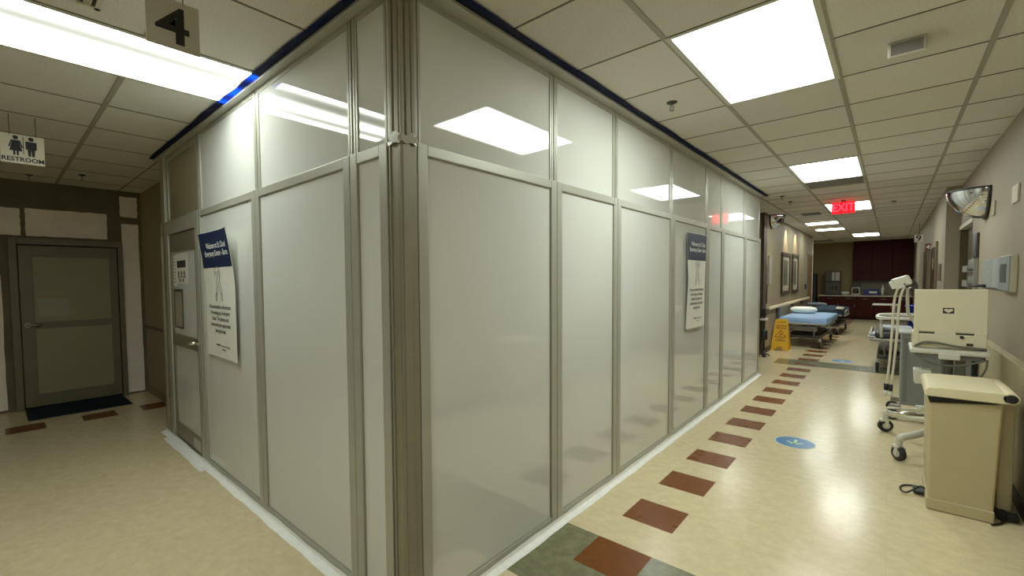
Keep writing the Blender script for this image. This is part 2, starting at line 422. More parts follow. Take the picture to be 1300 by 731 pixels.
light(-.018, .592, 1.237+17*G, 1.237+18*G, DIF_FAR, 'small far ceiling light above the beds, nearer of the left pair')
light(-.018, .592, 1.237+20*G, 1.237+21*G, DIF_FAR, 'small far ceiling light above the beds, farther of the left pair')
light(.592, 1.202, 1.237+24*G, 1.237+26*G, DIF_FAR, 'farthest ceiling light, in front of the dark maroon cupboards')
light(.592, 1.202, 1.237-7*G, 1.237-5*G, DIF, 'added unseen ceiling light behind the viewer in the corridor')  # unseen fixture, added to light the corridor from behind the camera

# ------------------------------------------------------------------ enclosure
def foam_mat():
    m = bpy.data.materials.new('blue foam gasket'); m.use_nodes = True; nt = m.node_tree; b = nt.nodes['Principled BSDF']
    b.inputs['Base Color'].default_value = lin((12, 18, 44)); b.inputs['Roughness'].default_value = .8
    tr = nt.nodes.new('ShaderNodeBsdfTranslucent'); tr.inputs['Color'].default_value = lin((20, 130, 250))
    mx = nt.nodes.new('ShaderNodeMixShader'); mx.inputs['Fac'].default_value = .35
    nt.links.new(b.outputs[0], mx.inputs[1]); nt.links.new(tr.outputs[0], mx.inputs[2])
    nt.links.new(mx.outputs[0], nt.nodes['Material Output'].inputs['Surface'])
    return m
M_foam = foam_mat()
class Face:
    """maps (s along the face, n outward, z) to world"""
    def __init__(f, kind): f.k = kind
    def box(f, mb, s0, s1, n0, n1, z0, z1, bev=0):
        if f.k == 'R': mb.box(n0, n1, s0, s1, z0, z1, bev)
        else: mb.box(s0, s1, -n1, -n0, z0, z1, bev)
    def p(f, s, n, z): return Vector((n, s, z)) if f.k == 'R' else Vector((s, -n, z))
FR, FL = Face('R'), Face('L')
ZM, ZT = 2.09, 2.716
def panel(F, s0, s1, label, fw=.056, lower=True, upper=True):
    g = .0025; a, b = s0+g, s1-g; mid = (s0+s1)/2
    t = thing('containment_panel', label, 'wall panel', F.p(mid, 0, 0), 0, 'white containment panels')
    if lower:
        fr = MB(); bv = .003
        F.box(fr, a, a+fw, -.045, 0, .012, ZM, bv); F.box(fr, b-fw, b, -.045, 0, .012, ZM, bv)
        F.box(fr, a+fw, b-fw, -.045, -.001, ZM-.05, ZM-.001, bv); F.box(fr, a+fw, b-fw, -.045, -.001, .012, .06, bv)
        fo = fr.build('frame', M_frame, t)
        bd = MB()                                                    # dark glazing bead round the sheet
        i0, i1, j0, j1, q = a+fw, b-fw, .06, ZM-.05, .004
        F.box(bd, i0, i0+q, -.012, -.006, j0, j1); F.box(bd, i1-q, i1, -.012, -.006, j0, j1)
        F.box(bd, i0+q, i1-q, -.012, -.006, j1-q, j1); F.box(bd, i0+q, i1-q, -.012, -.006, j0, j0+q)
        bd.build('bead', mat('glazing bead', (140, 138, 122), .5), fo)
        sh = MB(); F.box(sh, i0-.002, i1+.002, -.018, -.012, j0-.002, j1+.002); sh.build('sheet', M_sheet, t)
    if upper:
        uf = MB(); u = .038; n1 = -.022
        for e in (.003, .0235):
            F.box(uf, a+e, a+e+.0165, -.05, n1, ZM-.02, ZT, .002); F.box(uf, b-e-.0165, b-e, -.05, n1, ZM-.02, ZT, .002)
        F.box(uf, a+.042, b-.042, -.05, n1-.002, ZM-.02, ZM+.004); F.box(uf, a+.042, b-.042, -.05, n1-.002, ZT-.03, ZT)
        uo = uf.build('upper_frame', M_frame, t)
        for q0, q1 in ((a, a+.03), (b-.03, b)):
            gr = MB(); F.box(gr, q0, q1, -.046, -.030, ZM, ZT-.002); gr.build('groove', M_frame_d, uo)
        us = MB(); F.box(us, a+.04, b-.04, -.034, -.028, ZM-.01, ZT-.005); us.build('upper_sheet', M_sheet, t)
    return t
RB = [.088, 1.176, 2.0, 3.154, 4.236, 4.848, 5.969, 6.957]
RL = ['white enclosure panel at the corner post, facing the floor of brown tiles, widest in view', 'second white enclosure panel from the corner post on the corridor side', 'third white enclosure panel from the corner post on the corridor side',
      'white enclosure panel carrying the corridor side poster', 'narrow white enclosure panel just beyond the corridor side poster', 'white enclosure panel next to last on the corridor side', 'last white enclosure panel of the corridor side, toward the beds']
for i in range(7): panel(FR, RB[i], RB[i+1], RL[i])
panel(FL, -.383, -.094, 'narrow white enclosure panel beside the corner post on the door side')
panel(FL, -1.482, -.383, 'wide white enclosure panel between the narrow corner panel and the welcome poster panel')
panel(FL, -2.64, -1.482, 'white enclosure panel carrying the curled welcome poster beside the door')
# panel with the door
t = thing('containment_door', 'enclosure door with notices, lever handle and two white sheets, left of the curled poster', 'door', (-3.08, 0, 0))
f = MB()
for a in ((-2.73, -2.643, .012, ZM), (-3.65, -3.556, .012, ZM), (-3.556, -2.73, 1.965, ZM)):
    f.box(a[0], a[1], 0, .05, a[2], a[3], .003)
f.build('door_surround', M_frame, t)
f = MB()
for a in ((-2.79, -2.737, .02, 1.955), (-3.552, -3.50, .02, 1.955), (-3.50, -2.79, .02, .17), (-3.50, -2.79, 1.80, 1.955), (-3.50, -2.79, .92, 1.03)):
    f.box(a[0], a[1], .012, .05, a[2], a[3], .003)
dl = f.build('door_leaf', mat('door leaf aluminium', (126, 120, 100), .4, .3), t)
MB().box(-3.502, -2.788, .026, .034, .168, .922).box(-3.502, -2.788, .026, .034, 1.028, 1.802).build('sheet', M_sheet, dl)
MB().box(-2.99, -2.80, .0105, .012, .05, .14).build('kick_label', mat('silver label', (170, 168, 150), .4), dl)
h = MB().cyl((-2.765, .01, 1.0), (-2.765, -.05, 1.0), .015).tube([(-2.765, -.05, 1.0), (-2.83, -.055, 1.0), (-2.91, -.05, .985)], .012, smooth=1).cyl((-2.765, .012, 1.0), (-2.765, .002, 1.0), .028)
h.build('door_handle', M_chrome, t)['label'] = 'bright chrome lever handle'
uf = MB(); uf.box(-3.62, -3.58, .022, .05, ZM, ZT); uf.box(-2.70, -2.66, .022, .05, ZM, ZT); uf.box(-3.58, -2.70, .024, .05, ZM-.01, ZM+.02); uf.box(-3.58, -2.70, .024, .05, ZT-.06, ZT)
uf.build('upper_frame', M_frame, t)
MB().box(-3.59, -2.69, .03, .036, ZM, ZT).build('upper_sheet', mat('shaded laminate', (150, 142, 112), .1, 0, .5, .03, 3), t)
# end filler
t = thing('end_post', 'narrow end piece of the enclosure beside the door, next to the brown wall', 'wall panel', (-3.72, 0, 0))
MB().box(-3.855, -3.66, .012, .05, .012, ZM).build('sheet', M_frame, t)
MB().box(-3.72, -3.655, 0, .05, .012, ZM, .004).box(-3.86, -3.80, 0, .05, .012, 1.96, .004).build('frame', M_post, t)
MB().box(-3.84, -3.656, .02, .05, ZM, ZT, .003).box(-3.72, -3.67, .01, .05, ZM, ZT, .003).build('upper_post', M_frame, t)
# corner post
t = thing('corner_post', 'tall grooved metal corner post joining the two sides of the white enclosure', 'post', (-.02, .04, 0))
f = MB(); f.box(-.078, -.002, .004, .084, .01, ZM-.005)
f.box(-.078, -.066, -.004, .03, .01, ZM, .003); f.box(-.066, -.014, .002, .02, .01, ZM, .001); f.box(-.010, .002, -.004, .03, .01, ZM, .003)
f.box(-.03, .005, .006, .045, .01, ZM, .002); f.box(-.03, -.001, .045, .085, .01, ZM, .001)
f.build('lower_post', M_post, t)
MB().box(-.092, -.079, .014, .05, .01, ZM).box(-.0125, -.0095, -.002, .03, .01, ZM).build('groove', M_frame_d, t)
f = MB(); f.box(-.07, -.006, .012, .075, ZM, ZT); f.box(-.075, -.055, .0, .02, ZM, ZT, .004); f.box(-.05, -.02, .004, .02, ZM, ZT, .003); f.box(-.012, .0, .002, .02, ZM, ZT, .003)
f.box(-.02, .0, .03, .055, ZM, ZT, .003); f.box(-.02, -.002, .06, .078, ZM, ZT, .003)
f.build('upper_post', M_post, t)
f = MB()
def crumple(u, v):
    a = u*2*PI; r = .046+.006*math.sin(5*a+7*v)+.004*math.sin(11*a-9*v)
    c = Vector((-.032+max(-.044, min(.042, 1.35*r*math.cos(a))), .035+max(-.046, min(.046, 1.35*r*math.sin(a))), ZM-.022+.038*v+.008*math.sin(3*a)*v+.004*math.sin(7*a)))
    return c
f.grid(crumple, 48, 6); f.build('seam_tape', mat('clear tape', (168, 166, 152), .2, 0, .6), t)
# top channels, foam gaskets, floor tape
f = MB(); f.box(-.05, .044, -.05, 6.98, 2.715, 2.731, .002); tag(f.build('top_channel', mat('channel aluminium', (180, 181, 172), .4, .3)), 'grey metal channel capping the corridor side of the enclosure', 'channel', 'top channels')
f = MB(); f.box(-3.87, -.055, -.024, .05, 2.715, 2.731, .002); tag(f.build('top_channel', MATS['channel aluminium']), 'grey metal channel capping the door side of the enclosure', 'channel', 'top channels')
def gasket(F, s0, s1, label, n1):
    mb = MB(); n = 120
    rings = []
    for i in range(n+1):
        s = s0+(s1-s0)*i/n; d = .003*math.sin(s*5.1)+.002*math.sin(s*13.7+1)
        ring = [F.p(s, -.045, 2.7315), F.p(s, n1-.012+d, 2.7315), F.p(s, n1+d, 2.736), F.p(s, n1-.006+d, 2.7375), F.p(s, -.045, 2.7375)]
        rings.append([mb.bm.verts.new(v) for v in ring])
    for i in range(n):
        for k in range(5): mb.bm.faces.new((rings[i][k], rings[i+1][k], rings[i+1][(k+1) % 5], rings[i][(k+1) % 5]))
    mb.bm.faces.new(rings[0]); mb.bm.faces.new(rings[-1][::-1])
    bmesh.ops.recalc_face_normals(mb.bm, faces=mb.bm.faces[:])
    return tag(mb.build('foam_gasket', M_foam), label, 'foam strip', 'foam strips under the ceiling')
gasket(FR, -.08, 7.0, 'dark blue foam strip squeezed between ceiling and corridor side of the enclosure', .088)
gasket(FL, -3.88, -.055, 'dark blue foam strip glowing under the long light above the door side', .064)
def tape(F, s0, s1, wd, label, z=.0):
    mb = MB(); n = 60; rows = []
    for i in range(n+1):
        s = s0+(s1-s0)*i/n; d = .003*math.sin(s*9)+.002*math.sin(s*23)
        ring = [F.p(s, .0015, .034+d), F.p(s, .004, .012+z), F.p(s, .012, .004+z), F.p(s, wd+d, .0018+z), F.p(s, wd+d, .0004), F.p(s, .0015, .0004)]
        rows.append([mb.bm.verts.new(v) for v in ring])
    for i in range(n):
        for k in range(6):
            q = mb.bm.faces.new((rows[i][k], rows[i+1][k], rows[i+1][(k+1) % 6], rows[i][(k+1) % 6]))
    mb.bm.faces.new(rows[0]); mb.bm.faces.new(rows[-1][::-1]); bmesh.ops.recalc_face_normals(mb.bm, faces=mb.bm.faces[:])
    return tag(mb.build('floor_tape', M_tape), label, 'tape', 'white tape sealing the enclosure to the floor')
tape(FR, 0, 6.99, .042, 'white tape strip along the foot of the corridor side of the enclosure')
tape(FL, -2.58, 0, .048, 'white tape strip along the foot of the enclosure between corner and door')
tape(FL, -3.62, -2.5, .085, 'wider white tape patch on the floor under the enclosure door', .003)
tape(FL, -3.88, -3.62, .05, 'short white tape piece at the far end of the enclosure door side')

# ------------------------------------------------------------------ posters
def poster(F, s0, s1, z0, z1, nfun, flip, label):
    """flip: +1 when reading direction is +s"""
    W, H = s1-s0, z1-z0
    def P(u, v, e=0):
        s = s0+W*u if flip > 0 else s1-W*u
        return F.p(s, nfun(u, v)+e, z0+H*v)
    t = thing('poster', label, 'poster', F.p((s0+s1)/2, 0, z0), 0, 'welcome posters')
    MB().grid(lambda u, v: P(u, v), 20, 30).build('paper', M_paper, t)
    MB().grid(lambda u, v: P(.012+u*.976, .715+v*.28, .0012), 20, 12).build('header', M_navy, t)['label'] = 'navy blue header with white words'
    def put(mb, body, uc, vc, size, bold=0, xs=1.0):
        V, Fc = text_geo(body, size, bold, xs)
        mb.raw([P(uc+x/W, vc+y/H, .0022) for x, y in V], Fc)
    hd = MB(); put(hd, 'Welcome to St. Cloud', .55, .885, .058, .001, .80); put(hd, 'Emergency Center - Burns', .53, .825, .058, .001, .80)
    hd.build('header_lettering', mat('white print', (225, 228, 226), .6), t)
    bt = MB()
    for k, line in enumerate(['We are currently in the process', 'of renovating our Emergency', 'Center. The patience and', 'understanding are appreciated', 'during this time.']):
        put(bt, line, .5, .405-k*.048, .042, .0006, .86)
    # two short lines of small print at the foot
    for (ua, ub, vv, hh) in ((.34, .47, .095, .008), (.49, .78, .093, .005), (.52, .64, .066, .005)):
        bt.raw([P(ua, vv, .0022), P(ub, vv, .0022), P(ub, vv+hh*1.4, .0022), P(ua, vv+hh*1.4, .0022)], [(0, 1, 2, 3)])
    bt.build('text', mat('charcoal print', (44, 46, 50), .6), t)
    # line drawing: a spanner crossed with a second tool
    dr = MB()
    def line(pts, wd=.007, closed=False):
        n = len(pts)
        for i in range(n if closed else n-1):
            a, b = Vector(pts[i]), Vector(pts[(i+1) % n]); d = (b-a).normalized(); q = Vector((-d.y, d.x))*wd/2; a2, b2 = a-d*wd*.3, b+d*wd*.3
            dr.raw([P(.5+p.x/W, .58+p.y/H, .0022) for p in (a2-q, b2-q, b2+q, a2+q)], [(0, 1, 2, 3)])
    head = [(.065*math.cos(a)-.002, .082+.05*math.sin(a)) for a in [math.radians(x) for x in range(-60, 215, 25)]]
    line(head); line([(-.055, .06), (-.03, .10), (.0, .075), (-.02, .045)]); line([(.03, .04), (.05, .0), (.072, -.055), (.085, -.10), (.062, -.118), (.045, -.09), (.03, -.045), (.0, .02)])
    line([(-.02, .045), (-.045, -.02), (-.065, -.08), (-.07, -.115), (-.045, -.118), (-.03, -.075), (.0, -.0)]); line([(.0, .075), (.02, .105), (.045, .09), (.03, .06)])
    line([(.05, -.06), (.072, -.075)]); line([(-.05, -.08), (-.04, -.06)])
    dr.build('drawing', mat('grey print', (128, 130, 132), .6), t)
    for u in (.06, .94): MB().raw([P(u-.03, .985, .003), P(u+.03, .985, .003), P(u+.03, 1.0, .004), P(u-.03, 1.0, .004)], [(0, 1, 2, 3)])
def nl(u, v):
    u = min(max(u, 0), 1); v = min(max(v, 0), 1)
    return .006+.075*max(0, v-.55)**1.4*1.9*(1-u)**1.5 + .055*(u**3)*max(0, (v-.55)/.45)**1.5 + .012*u*u + .015*math.sin(PI*u)*v
def nr(u, v):
    u = min(max(u, 0), 1); v = min(max(v, 0), 1)
    return .006+.03*(u**2)*max(0, v-.45) + .02*(1-u)**3*(1-abs(2*v-1)) + .010*math.sin(PI*u)
poster(FL, -2.47, -1.81, .945, 1.885, nl, 1, 'curling welcome poster with navy header on the enclosure beside the door')
poster(FR, 3.50, 4.10, 1.0, 1.955, nr, 1, 'welcome poster with navy header hanging on the corridor side of the enclosure')

# notices on the door
DN = 'notices on the enclosure door'
t = thing('door_notice', 'white paper notice with dark heading and symbols on the enclosure door window', 'notice', (-3.22, .02, 1.50))
MB().box(-3.385, -3.05, .0245, .0255, 1.50, 1.775).build('paper', M_paper, t)
MB().box(-3.37, -3.10, .0235, .0244, 1.645, 1.71).build('heading', mat('charcoal block', (52, 52, 50), .6), t)
f = MB()
for sx in (-3.325, -3.235, -3.15): f.cyl((sx, .0244, 1.595), (sx, .0236, 1.595), .022, seg=14); f.box(sx-.026, sx+.026, .0236, .0244, 1.555, 1.572)
for sx in (-3.29, -3.19): f.cyl((sx, .0244, 1.532), (sx, .0236, 1.532), .02, seg=14)
f.build('symbol', mat('grey symbol', (74, 74, 72), .6), t)
t = thing('paper_note', 'small white list taped left of the dark headed notice on the enclosure door', 'notice', (-3.43, .02, 1.50))
MB().box(-3.495, -3.39, .0243, .0255, 1.48, 1.765).build('paper', M_paper, t)
f = MB()
for k in range(8): f.box(-3.488, -3.488+random.uniform(.04, .08), .0235, .0242, 1.73-k*.031, 1.738-k*.031)
f.build('text', mat('grey block', (105, 105, 98), .6), t)
t = thing('framed_notice', 'grey framed document hanging on the enclosure door below the notices', 'notice', (-3.34, .02, 1.07))
MB().box(-3.47, -3.23, .022, .0255, 1.10, 1.43).build('document', mat('grey document', (150, 148, 128), .5), t)
MB().box(-3.482, -3.467, .018, .0255, 1.085, 1.45).box(-3.233, -3.218, .018, .0255, 1.085, 1.45).box(-3.467, -3.233, .018, .0255, 1.085, 1.10).box(-3.467, -3.233, .018, .0255, 1.425, 1.45).build('frame', mat('dark frame', (60, 58, 50), .5), t)

# ------------------------------------------------------------------ hanging signs
def sign_mesh(X, y0, y1, z0, z1, m, th=.004): return MB().box(X-th, X, y0, y1, z0, z1)
def hooks(X, ys, z1, parent):
    for y in ys: MB().tube([(X-.002, y, z1-.01), (X-.002, y, (z1+HC)/2), (X-.002, y, HC)], .0025, 6).build('hanging_wire', mat('thin wire', (90, 86, 74), .5), parent)
def on_x(mb, body, X, yc, zc, size, bold=0, xs=1.0):
    V, Fc = text_geo(body, size, bold, xs); mb.raw([(X, yc+x, zc+y) for x, y in V], Fc)
SX = -.7
t = thing('number_sign', 'grey hanging sign with a black numeral 4 under the long ceiling light', 'sign', (SX, -.612, 2.465))
M_sign = mat('grey sign board', (186, 180, 164), .6)
sign_mesh(SX, -.707, -.517, 2.464, 2.662, M_sign).build('board', M_sign, t)
f = MB(); on_x(f, '4', SX+.0015, -.614, 2.552, .205, .0035, 1.2); f.build('numeral', M_ink, t)
hooks(SX, (-.575,), 2.662, t)
SX = -3.2
t = thing('restroom_sign', 'white hanging restroom sign with woman and man symbols at the left', 'sign', (SX, -.97, 2.395))
sign_mesh(SX, -1.089, -.857, 2.394, 2.603, None).build('board', mat('white sign board', (214, 210, 190), .6), t)
f = MB(); on_x(f, 'RESTROOM', SX+.0015, -.973, 2.422, .043, .0012, 1.02); f.build('lettering', M_ink, t)
f = MB(); e = SX+.0015
def disc(mb, X, y, z, r, n=14): mb.raw([(X, y+r*math.cos(2*PI*i/n), z+r*math.sin(2*PI*i/n)) for i in range(n)], [list(range(n))])
def poly(mb, X, pts): mb.raw([(X, a, b) for a, b in pts], [list(range(len(pts)))])
y, z = -1.01, 2.452
disc(f, e, y, z+.127, .015)
poly(f, e, [(y-.017, z+.108), (y+.017, z+.108), (y+.034, z+.03), (y-.034, z+.03)])
poly(f, e, [(y-.017, z+.108), (y-.031, z+.055), (y-.039, z+.058), (y-.024, z+.108)]); poly(f, e, [(y+.017, z+.108), (y+.024, z+.108), (y+.039, z+.058), (y+.031, z+.055)])
poly(f, e, [(y-.015, z), (y-.003, z), (y-.003, z+.03), (y-.015, z+.03)]); poly(f, e, [(y+.003, z), (y+.015, z), (y+.015, z+.03), (y+.003, z+.03)])
y = -.928
disc(f, e, y, z+.127, .015)
poly(f, e, [(y-.03, z+.108), (y+.03, z+.108), (y+.03, z+.05), (y+.021, z+.05), (y+.017, z+.0), (y+.003, z), (y+.0, z+.045), (y-.003, z), (y-.017, z), (y-.021, z+.05), (y-.03, z+.05)])
poly(f, e, [(-.972, z+.01), (-.968, z+.01), (-.968, z+.14), (-.972, z+.14)])
f.build('pictogram', M_ink, t)
hooks(SX, (-1.04, -.9), 2.603, t)
# number 9 at the far end
t = thing('number_sign', 'small white sign with numeral 9 at the far end beside dark cupboards', 'sign', (1.92, 14.0, 2.31))
MB().box(1.835, 1.99, 14.0, 14.006, 2.30, 2.48).build('board', mat('bright sign board', (250, 246, 232), .6), t)
V, Fc = text_geo('9', .19, .002, 1.05)
MB().raw([(1.912+a, 13.998, 2.39+b) for a, b in V], Fc).build('numeral', M_ink, t)
MB().tube([(1.92, 14.003, 2.47), (1.92, 14.003, HC)], .004, 6).build('hanging_wire', mat('thin wire', (90, 86, 74)), t)
# exit sign
t = thing('exit_sign', 'glowing red exit sign hanging from the corridor ceiling', 'sign', (.865, 8.4, 2.53))
MB().box(.72, 1.015, 8.385, 8.43, 2.53, 2.715, .006).build('housing', emis('exit face', (255, 8, 22), .7, (120, 6, 14)), t)
V, Fc = text_geo('EXIT', .175, .004, .78)
MB().raw([(.868+a, 8.3835, 2.62+b) for a, b in V], Fc).build('lettering', emis('exit letters', (255, 44, 62), 1.2, (200, 60, 60)), t)
MB().box(.84, .90, 8.39, 8.425, 2.715, HC).build('mount', M_grey, t)

# ------------------------------------------------------------------ ceiling fittings
def sprinkler(x, y, label):
    x, y = cg(x, y)
    t = thing('sprinkler', label, 'sprinkler', (x, y, HC), 0, 'ceiling sprinklers')
    MB().lathe([(.036, 0), (.036, -.004), (.022, -.012), (.0, -.012)], (x, y, HC)).build('collar', M_dgrey, t)
    f = MB().cyl((x, y, HC-.01), (x, y, HC-.035), .008); f.tube([(x-.012, y, HC-.03), (x-.014, y, HC-.045), (x, y, HC-.056)], .003, 6); f.tube([(x+.012, y, HC-.03), (x+.014, y, HC-.045), (x, y, HC-.056)], .003, 6)
    f.build('body', M_steel, t)
    MB().lathe([(.0, -.057), (.016, -.057), (.017, -.061), (.0, -.062)], (x, y, HC), 12).build('deflector', M_steel, t)
sprinkler(.327, 2.126, 'sprinkler nearest the enclosure, left of the largest corridor light')
sprinkler(.24, 7.07, 'sprinkler near the far end of the enclosure roof line')
sprinkler(.25, 7.75, 'sprinkler just beyond the far end of the enclosure, farther of the two there')
sprinkler(1.463, 8.96, 'sprinkler to the right of the exit sign')
sprinkler(-5.11, -.433, 'sprinkler above the olive hall door, right one')
sprinkler(-5.5, -.84, 'sprinkler above the olive hall door, left one below the restroom sign')
# emergency speaker box
a, c = cg(1.416, 2.12); b, d = cg(1.56, 2.33)
t = thing('ceiling_speaker', 'white wedge shaped box with grey grille on the ceiling tile right of the largest light', 'ceiling box', ((a+b)/2, (c+d)/2, HC))
MB().prism([(c, HC), (d, HC), (d, HC-.012), (c+.02, HC-.078), (c, HC-.078)], 'x', a, b, .004).build('housing', mat('off white plastic', (206, 202, 188), .5), t)
MB().box(a+.012, b-.012, c-.004, c+.0, HC-.07, HC-.012).build('grille', mat('grey grille', (126, 124, 118), .6, 0, .3, .2, 300), t)
# linear diffuser behind the second light
def vent(x0, x1, y0, y1, label, m):
    (a, c), (b, d) = cg(x0, y0), cg(x1, y1)
    t = thing('ceiling_vent', label, 'vent', ((a+b)/2, (c+d)/2, HC), 0, 'ceiling vents')
    MB().box(a, b, c, d, HC-.004, HC).build('backing', mat('dark vent', (34, 33, 30), .7), t)
    f = MB(); f.box(a, a+.02, c, d, HC-.012, HC); f.box(b-.02, b, c, d, HC-.012, HC); f.box(a, b, c, c+.02, HC-.012, HC); f.box(a, b, d-.02, d, HC-.012, HC)
    f.build('frame', m, t)
    f = MB(); n = max(3, int((d-c)/.045))
    for k in range(1, n): q = c+(d-c)*k/n; f.prism([(q-.012, HC-.004), (q-.009, HC-.004), (q+.012, HC-.014), (q+.009, HC-.014)], 'x', a+.02, b-.02)
    f.build('louvre', m, t)
vent(.62, 1.18, 6.19, 6.62, 'dark ceiling vent just behind the second corridor light', mat('vent frame', (104, 102, 94), .5))
vent(-1.115, -.75, -1.12, -.79, 'ceiling vent at the top edge above the long light, left of the number 4 sign', mat('white vent frame', (200, 196, 180), .5))
vent(.16, .45, 9.62, 10.0, 'small dark ceiling vent above the beds left of the exit sign', MATS['vent frame'])
vent(-.5, .02, 18.0, 18.6, 'far ceiling vent near the olive far wall', MATS['vent frame'])

# ------------------------------------------------------------------ convex mirrors
def qdome(c, R, ax, label):
    """quarter dome: centre c on the wall, bulging along +/-x (ax) and downwards"""
    t = thing('dome_mirror', label, 'mirror', (c[0], c[1], c[2]-R), 0, 'half dome safety mirrors')
    def P(u, v):                                                     # u across (0..pi along y), v from top edge to wall
        a = PI*u; el = (PI/2)*v
        return Vector((c[0]+ax*R*math.sin(a)*math.cos(el), c[1]-R*math.cos(a), c[2]-R*math.sin(a)*math.sin(el)))
    MB().grid(P, 32, 16).build('dome', mat('mirror acrylic', (214, 216, 220), .05, 1), t)
    f = MB(); n = 28
    f.tube([(c[0]+ax*.012, c[1]-R*math.cos(PI*i/n), c[2]-R*math.sin(PI*i/n)) for i in range(n+1)], .014, 8)
    f.tube([(c[0]+ax*R*math.sin(PI*i/n), c[1]-R*math.cos(PI*i/n), c[2]) for i in range(n+1)], .010, 8)
    f.build('rim', mat('black trim', (30, 30, 30), .4), t)
    f = MB(); pts = [(c[1]-R*math.cos(PI*i/n), c[2]-R*math.sin(PI*i/n)) for i in range(n+1)]
    f.prism(pts, 'x', c[0], c[0]+ax*.006); f.build('back_plate', mat('black trim', (30, 30, 30)), t)
qdome((XW-.001, 5.75, 2.36), .285, -1, 'half dome mirror on the right wall above the grey wall boxes')
qdome((-.329, 9.75, 2.735), .245, 1, 'half dome mirror at the ceiling corner above the framed pictures wall')

# ------------------------------------------------------------------ right wall fittings
t = thing('wall_panel_box', 'grey control box with dark window on the right wall above the cart', 'wall box', (2.12, 4.33, 1.37))
MB().box(2.105, 2.1399, 4.09, 4.585, 1.375, 1.658, .005).build('housing', mat('pale box', (172, 168, 146), .5), t)
MB().box(2.098, 2.105, 4.10, 4.575, 1.383, 1.65, .003).build('front_plate', mat('blue grey plate', (126, 132, 134), .45), t)
MB().box(2.0955, 2.0985, 4.21, 4.47, 1.445, 1.59).build('window', mat('dark window', (66, 70, 72), .4), t)
t = thing('notice_board', 'grey speckled notice board on the right wall left of the control box', 'board', (2.12, 5.1, 1.39))
MB().box(2.12, 2.1399, 4.62, 5.72, 1.385, 1.65, .005).build('board', mat('speckled board', (126, 130, 126), .6, 0, .4, .25, 30), t)
MB().box(2.113, 2.12, 4.66, 5.0, 1.395, 1.645).build('sheet', mat('grey paper', (140, 144, 144), .6, 0, .4, .1, 60), t)
t = thing('wall_hook', 'small black bracket on the right wall below the grey notice board', 'bracket', (2.1, 5.3, 1.385))
MB().box(2.09, 2.1199, 5.40, 5.60, 1.385, 1.415, .004).tube([(2.10, 5.45, 1.40), (2.05, 5.48, 1.40), (2.03, 5.55, 1.40)], .012).build('bracket', M_black, t)
tag(MB().box(2.126, 2.1399, 4.13, 4.35, 2.055, 2.19, .004).build('wall_sensor', mat('cream fitting', (186, 178, 154), .5)), 'small cream box on the right wall nearest the viewer, above the control box', 'sensor', 'small wall boxes')
tag(MB().box(2.128, 2.1399, 5.2, 5.32, 2.06, 2.19, .003).build('wall_sensor', mat('dull fitting', (150, 142, 120), .5)), 'small dull plate on the right wall beside the dome mirror', 'sensor', 'small wall boxes')
t = thing('room_sign', 'black upright room sign on the right wall beside the olive door', 'sign', (2.13, 6.35, 1.71))
MB().box(2.118, 2.1399, 6.17, 6.53, 1.70, 1.965, .004).build('board', mat('black sign', (38, 32, 32), .4), t)
MB().box(2.116, 2.118, 6.24, 6.46, 1.75, 1.92).build('insert', mat('dark insert', (74, 66, 64), .4), t)
t = thing('wall_rack', 'grey metal file rack on the right wall under the black room sign', 'rack', (2.12, 6.4, 1.2))
MB().box(2.10, 2.1399, 6.16, 6.62, 1.18, 1.68, .004).build('back', mat('rack grey', (128, 126, 116), .5, .2), t)
f = MB()
for z in (1.22, 1.38, 1.54): f.box(2.06, 2.10, 6.18, 6.6, z, z+.012); f.box(2.055, 2.061, 6.18, 6.6, z, z+.07)
f.build('pocket', mat('rack grey', (128, 126, 116)), t)
tag(MB().box(1.985, 1.9995, 8.6, 9.05, 1.43, 1.68, .003).build('room_sign', mat('tan sign', (92, 76, 56), .5)), 'narrow brown plaque on the right wall before the dark red door', 'sign')
t = thing('flag_sign', 'brown flag sign sticking out above the far brown door on the right', 'sign', (1.96, 11.2, 1.98))
MB().box(1.915, 1.9995, 11.2, 11.215, 1.98, 2.12).build('board', mat('rust board', (104, 52, 36), .5), t)
f = MB(); V, Fc = text_geo('4', .1, .002); f.raw([(1.957+a, 11.198, 2.05+b) for a, b in V], Fc); f.build('numeral', mat('white print', (225, 228, 226)), t)

# ------------------------------------------------------------------ floor decals
def decal(x, y, rx, ry, label):
    t = thing('floor_decal', label, 'floor sticker', (x, y, 0), 0, 'blue arrow floor stickers')
    def el(a, b, z0, z1): 
        mb = MB(); n = 40; mb.prism([(x+a*math.cos(2*PI*i/n), y+b*math.sin(2*PI*i/n)) for i in range(n)], 'z', z0, z1); return mb
    el(rx, ry, .0003, .0012).build('border', mat('pale decal border', (170, 200, 206), .4), t)
    el(rx*.93, ry*.93, .0012, .0018).build('disc', mat('blue decal', (30, 112, 172), .3), t)
    f = MB(); k = rx
    f.prism([(x-.012, y+.55*k), (x+.012, y+.55*k), (x+.012, y-.35*k), (x-.012, y-.35*k)], 'z', .0018, .0022)
    for s in (-1, 1):
        f.prism([(x+s*.0, y-.44*k), (x+s*.42*k, y-.02*k), (x+s*.36*k, y+.06*k), (x-s*.035, y-.36*k)], 'z', .0018, .0022)
    f.build('arrow', mat('pale arrow', (190, 226, 190), .4), t)
decal(.856, 3.81, .152, .165, 'round blue arrow sticker on the floor beside the brown tile row')
decal(.86, 9.19, .155, .17, 'far blue arrow sticker on the floor beyond the dark band')

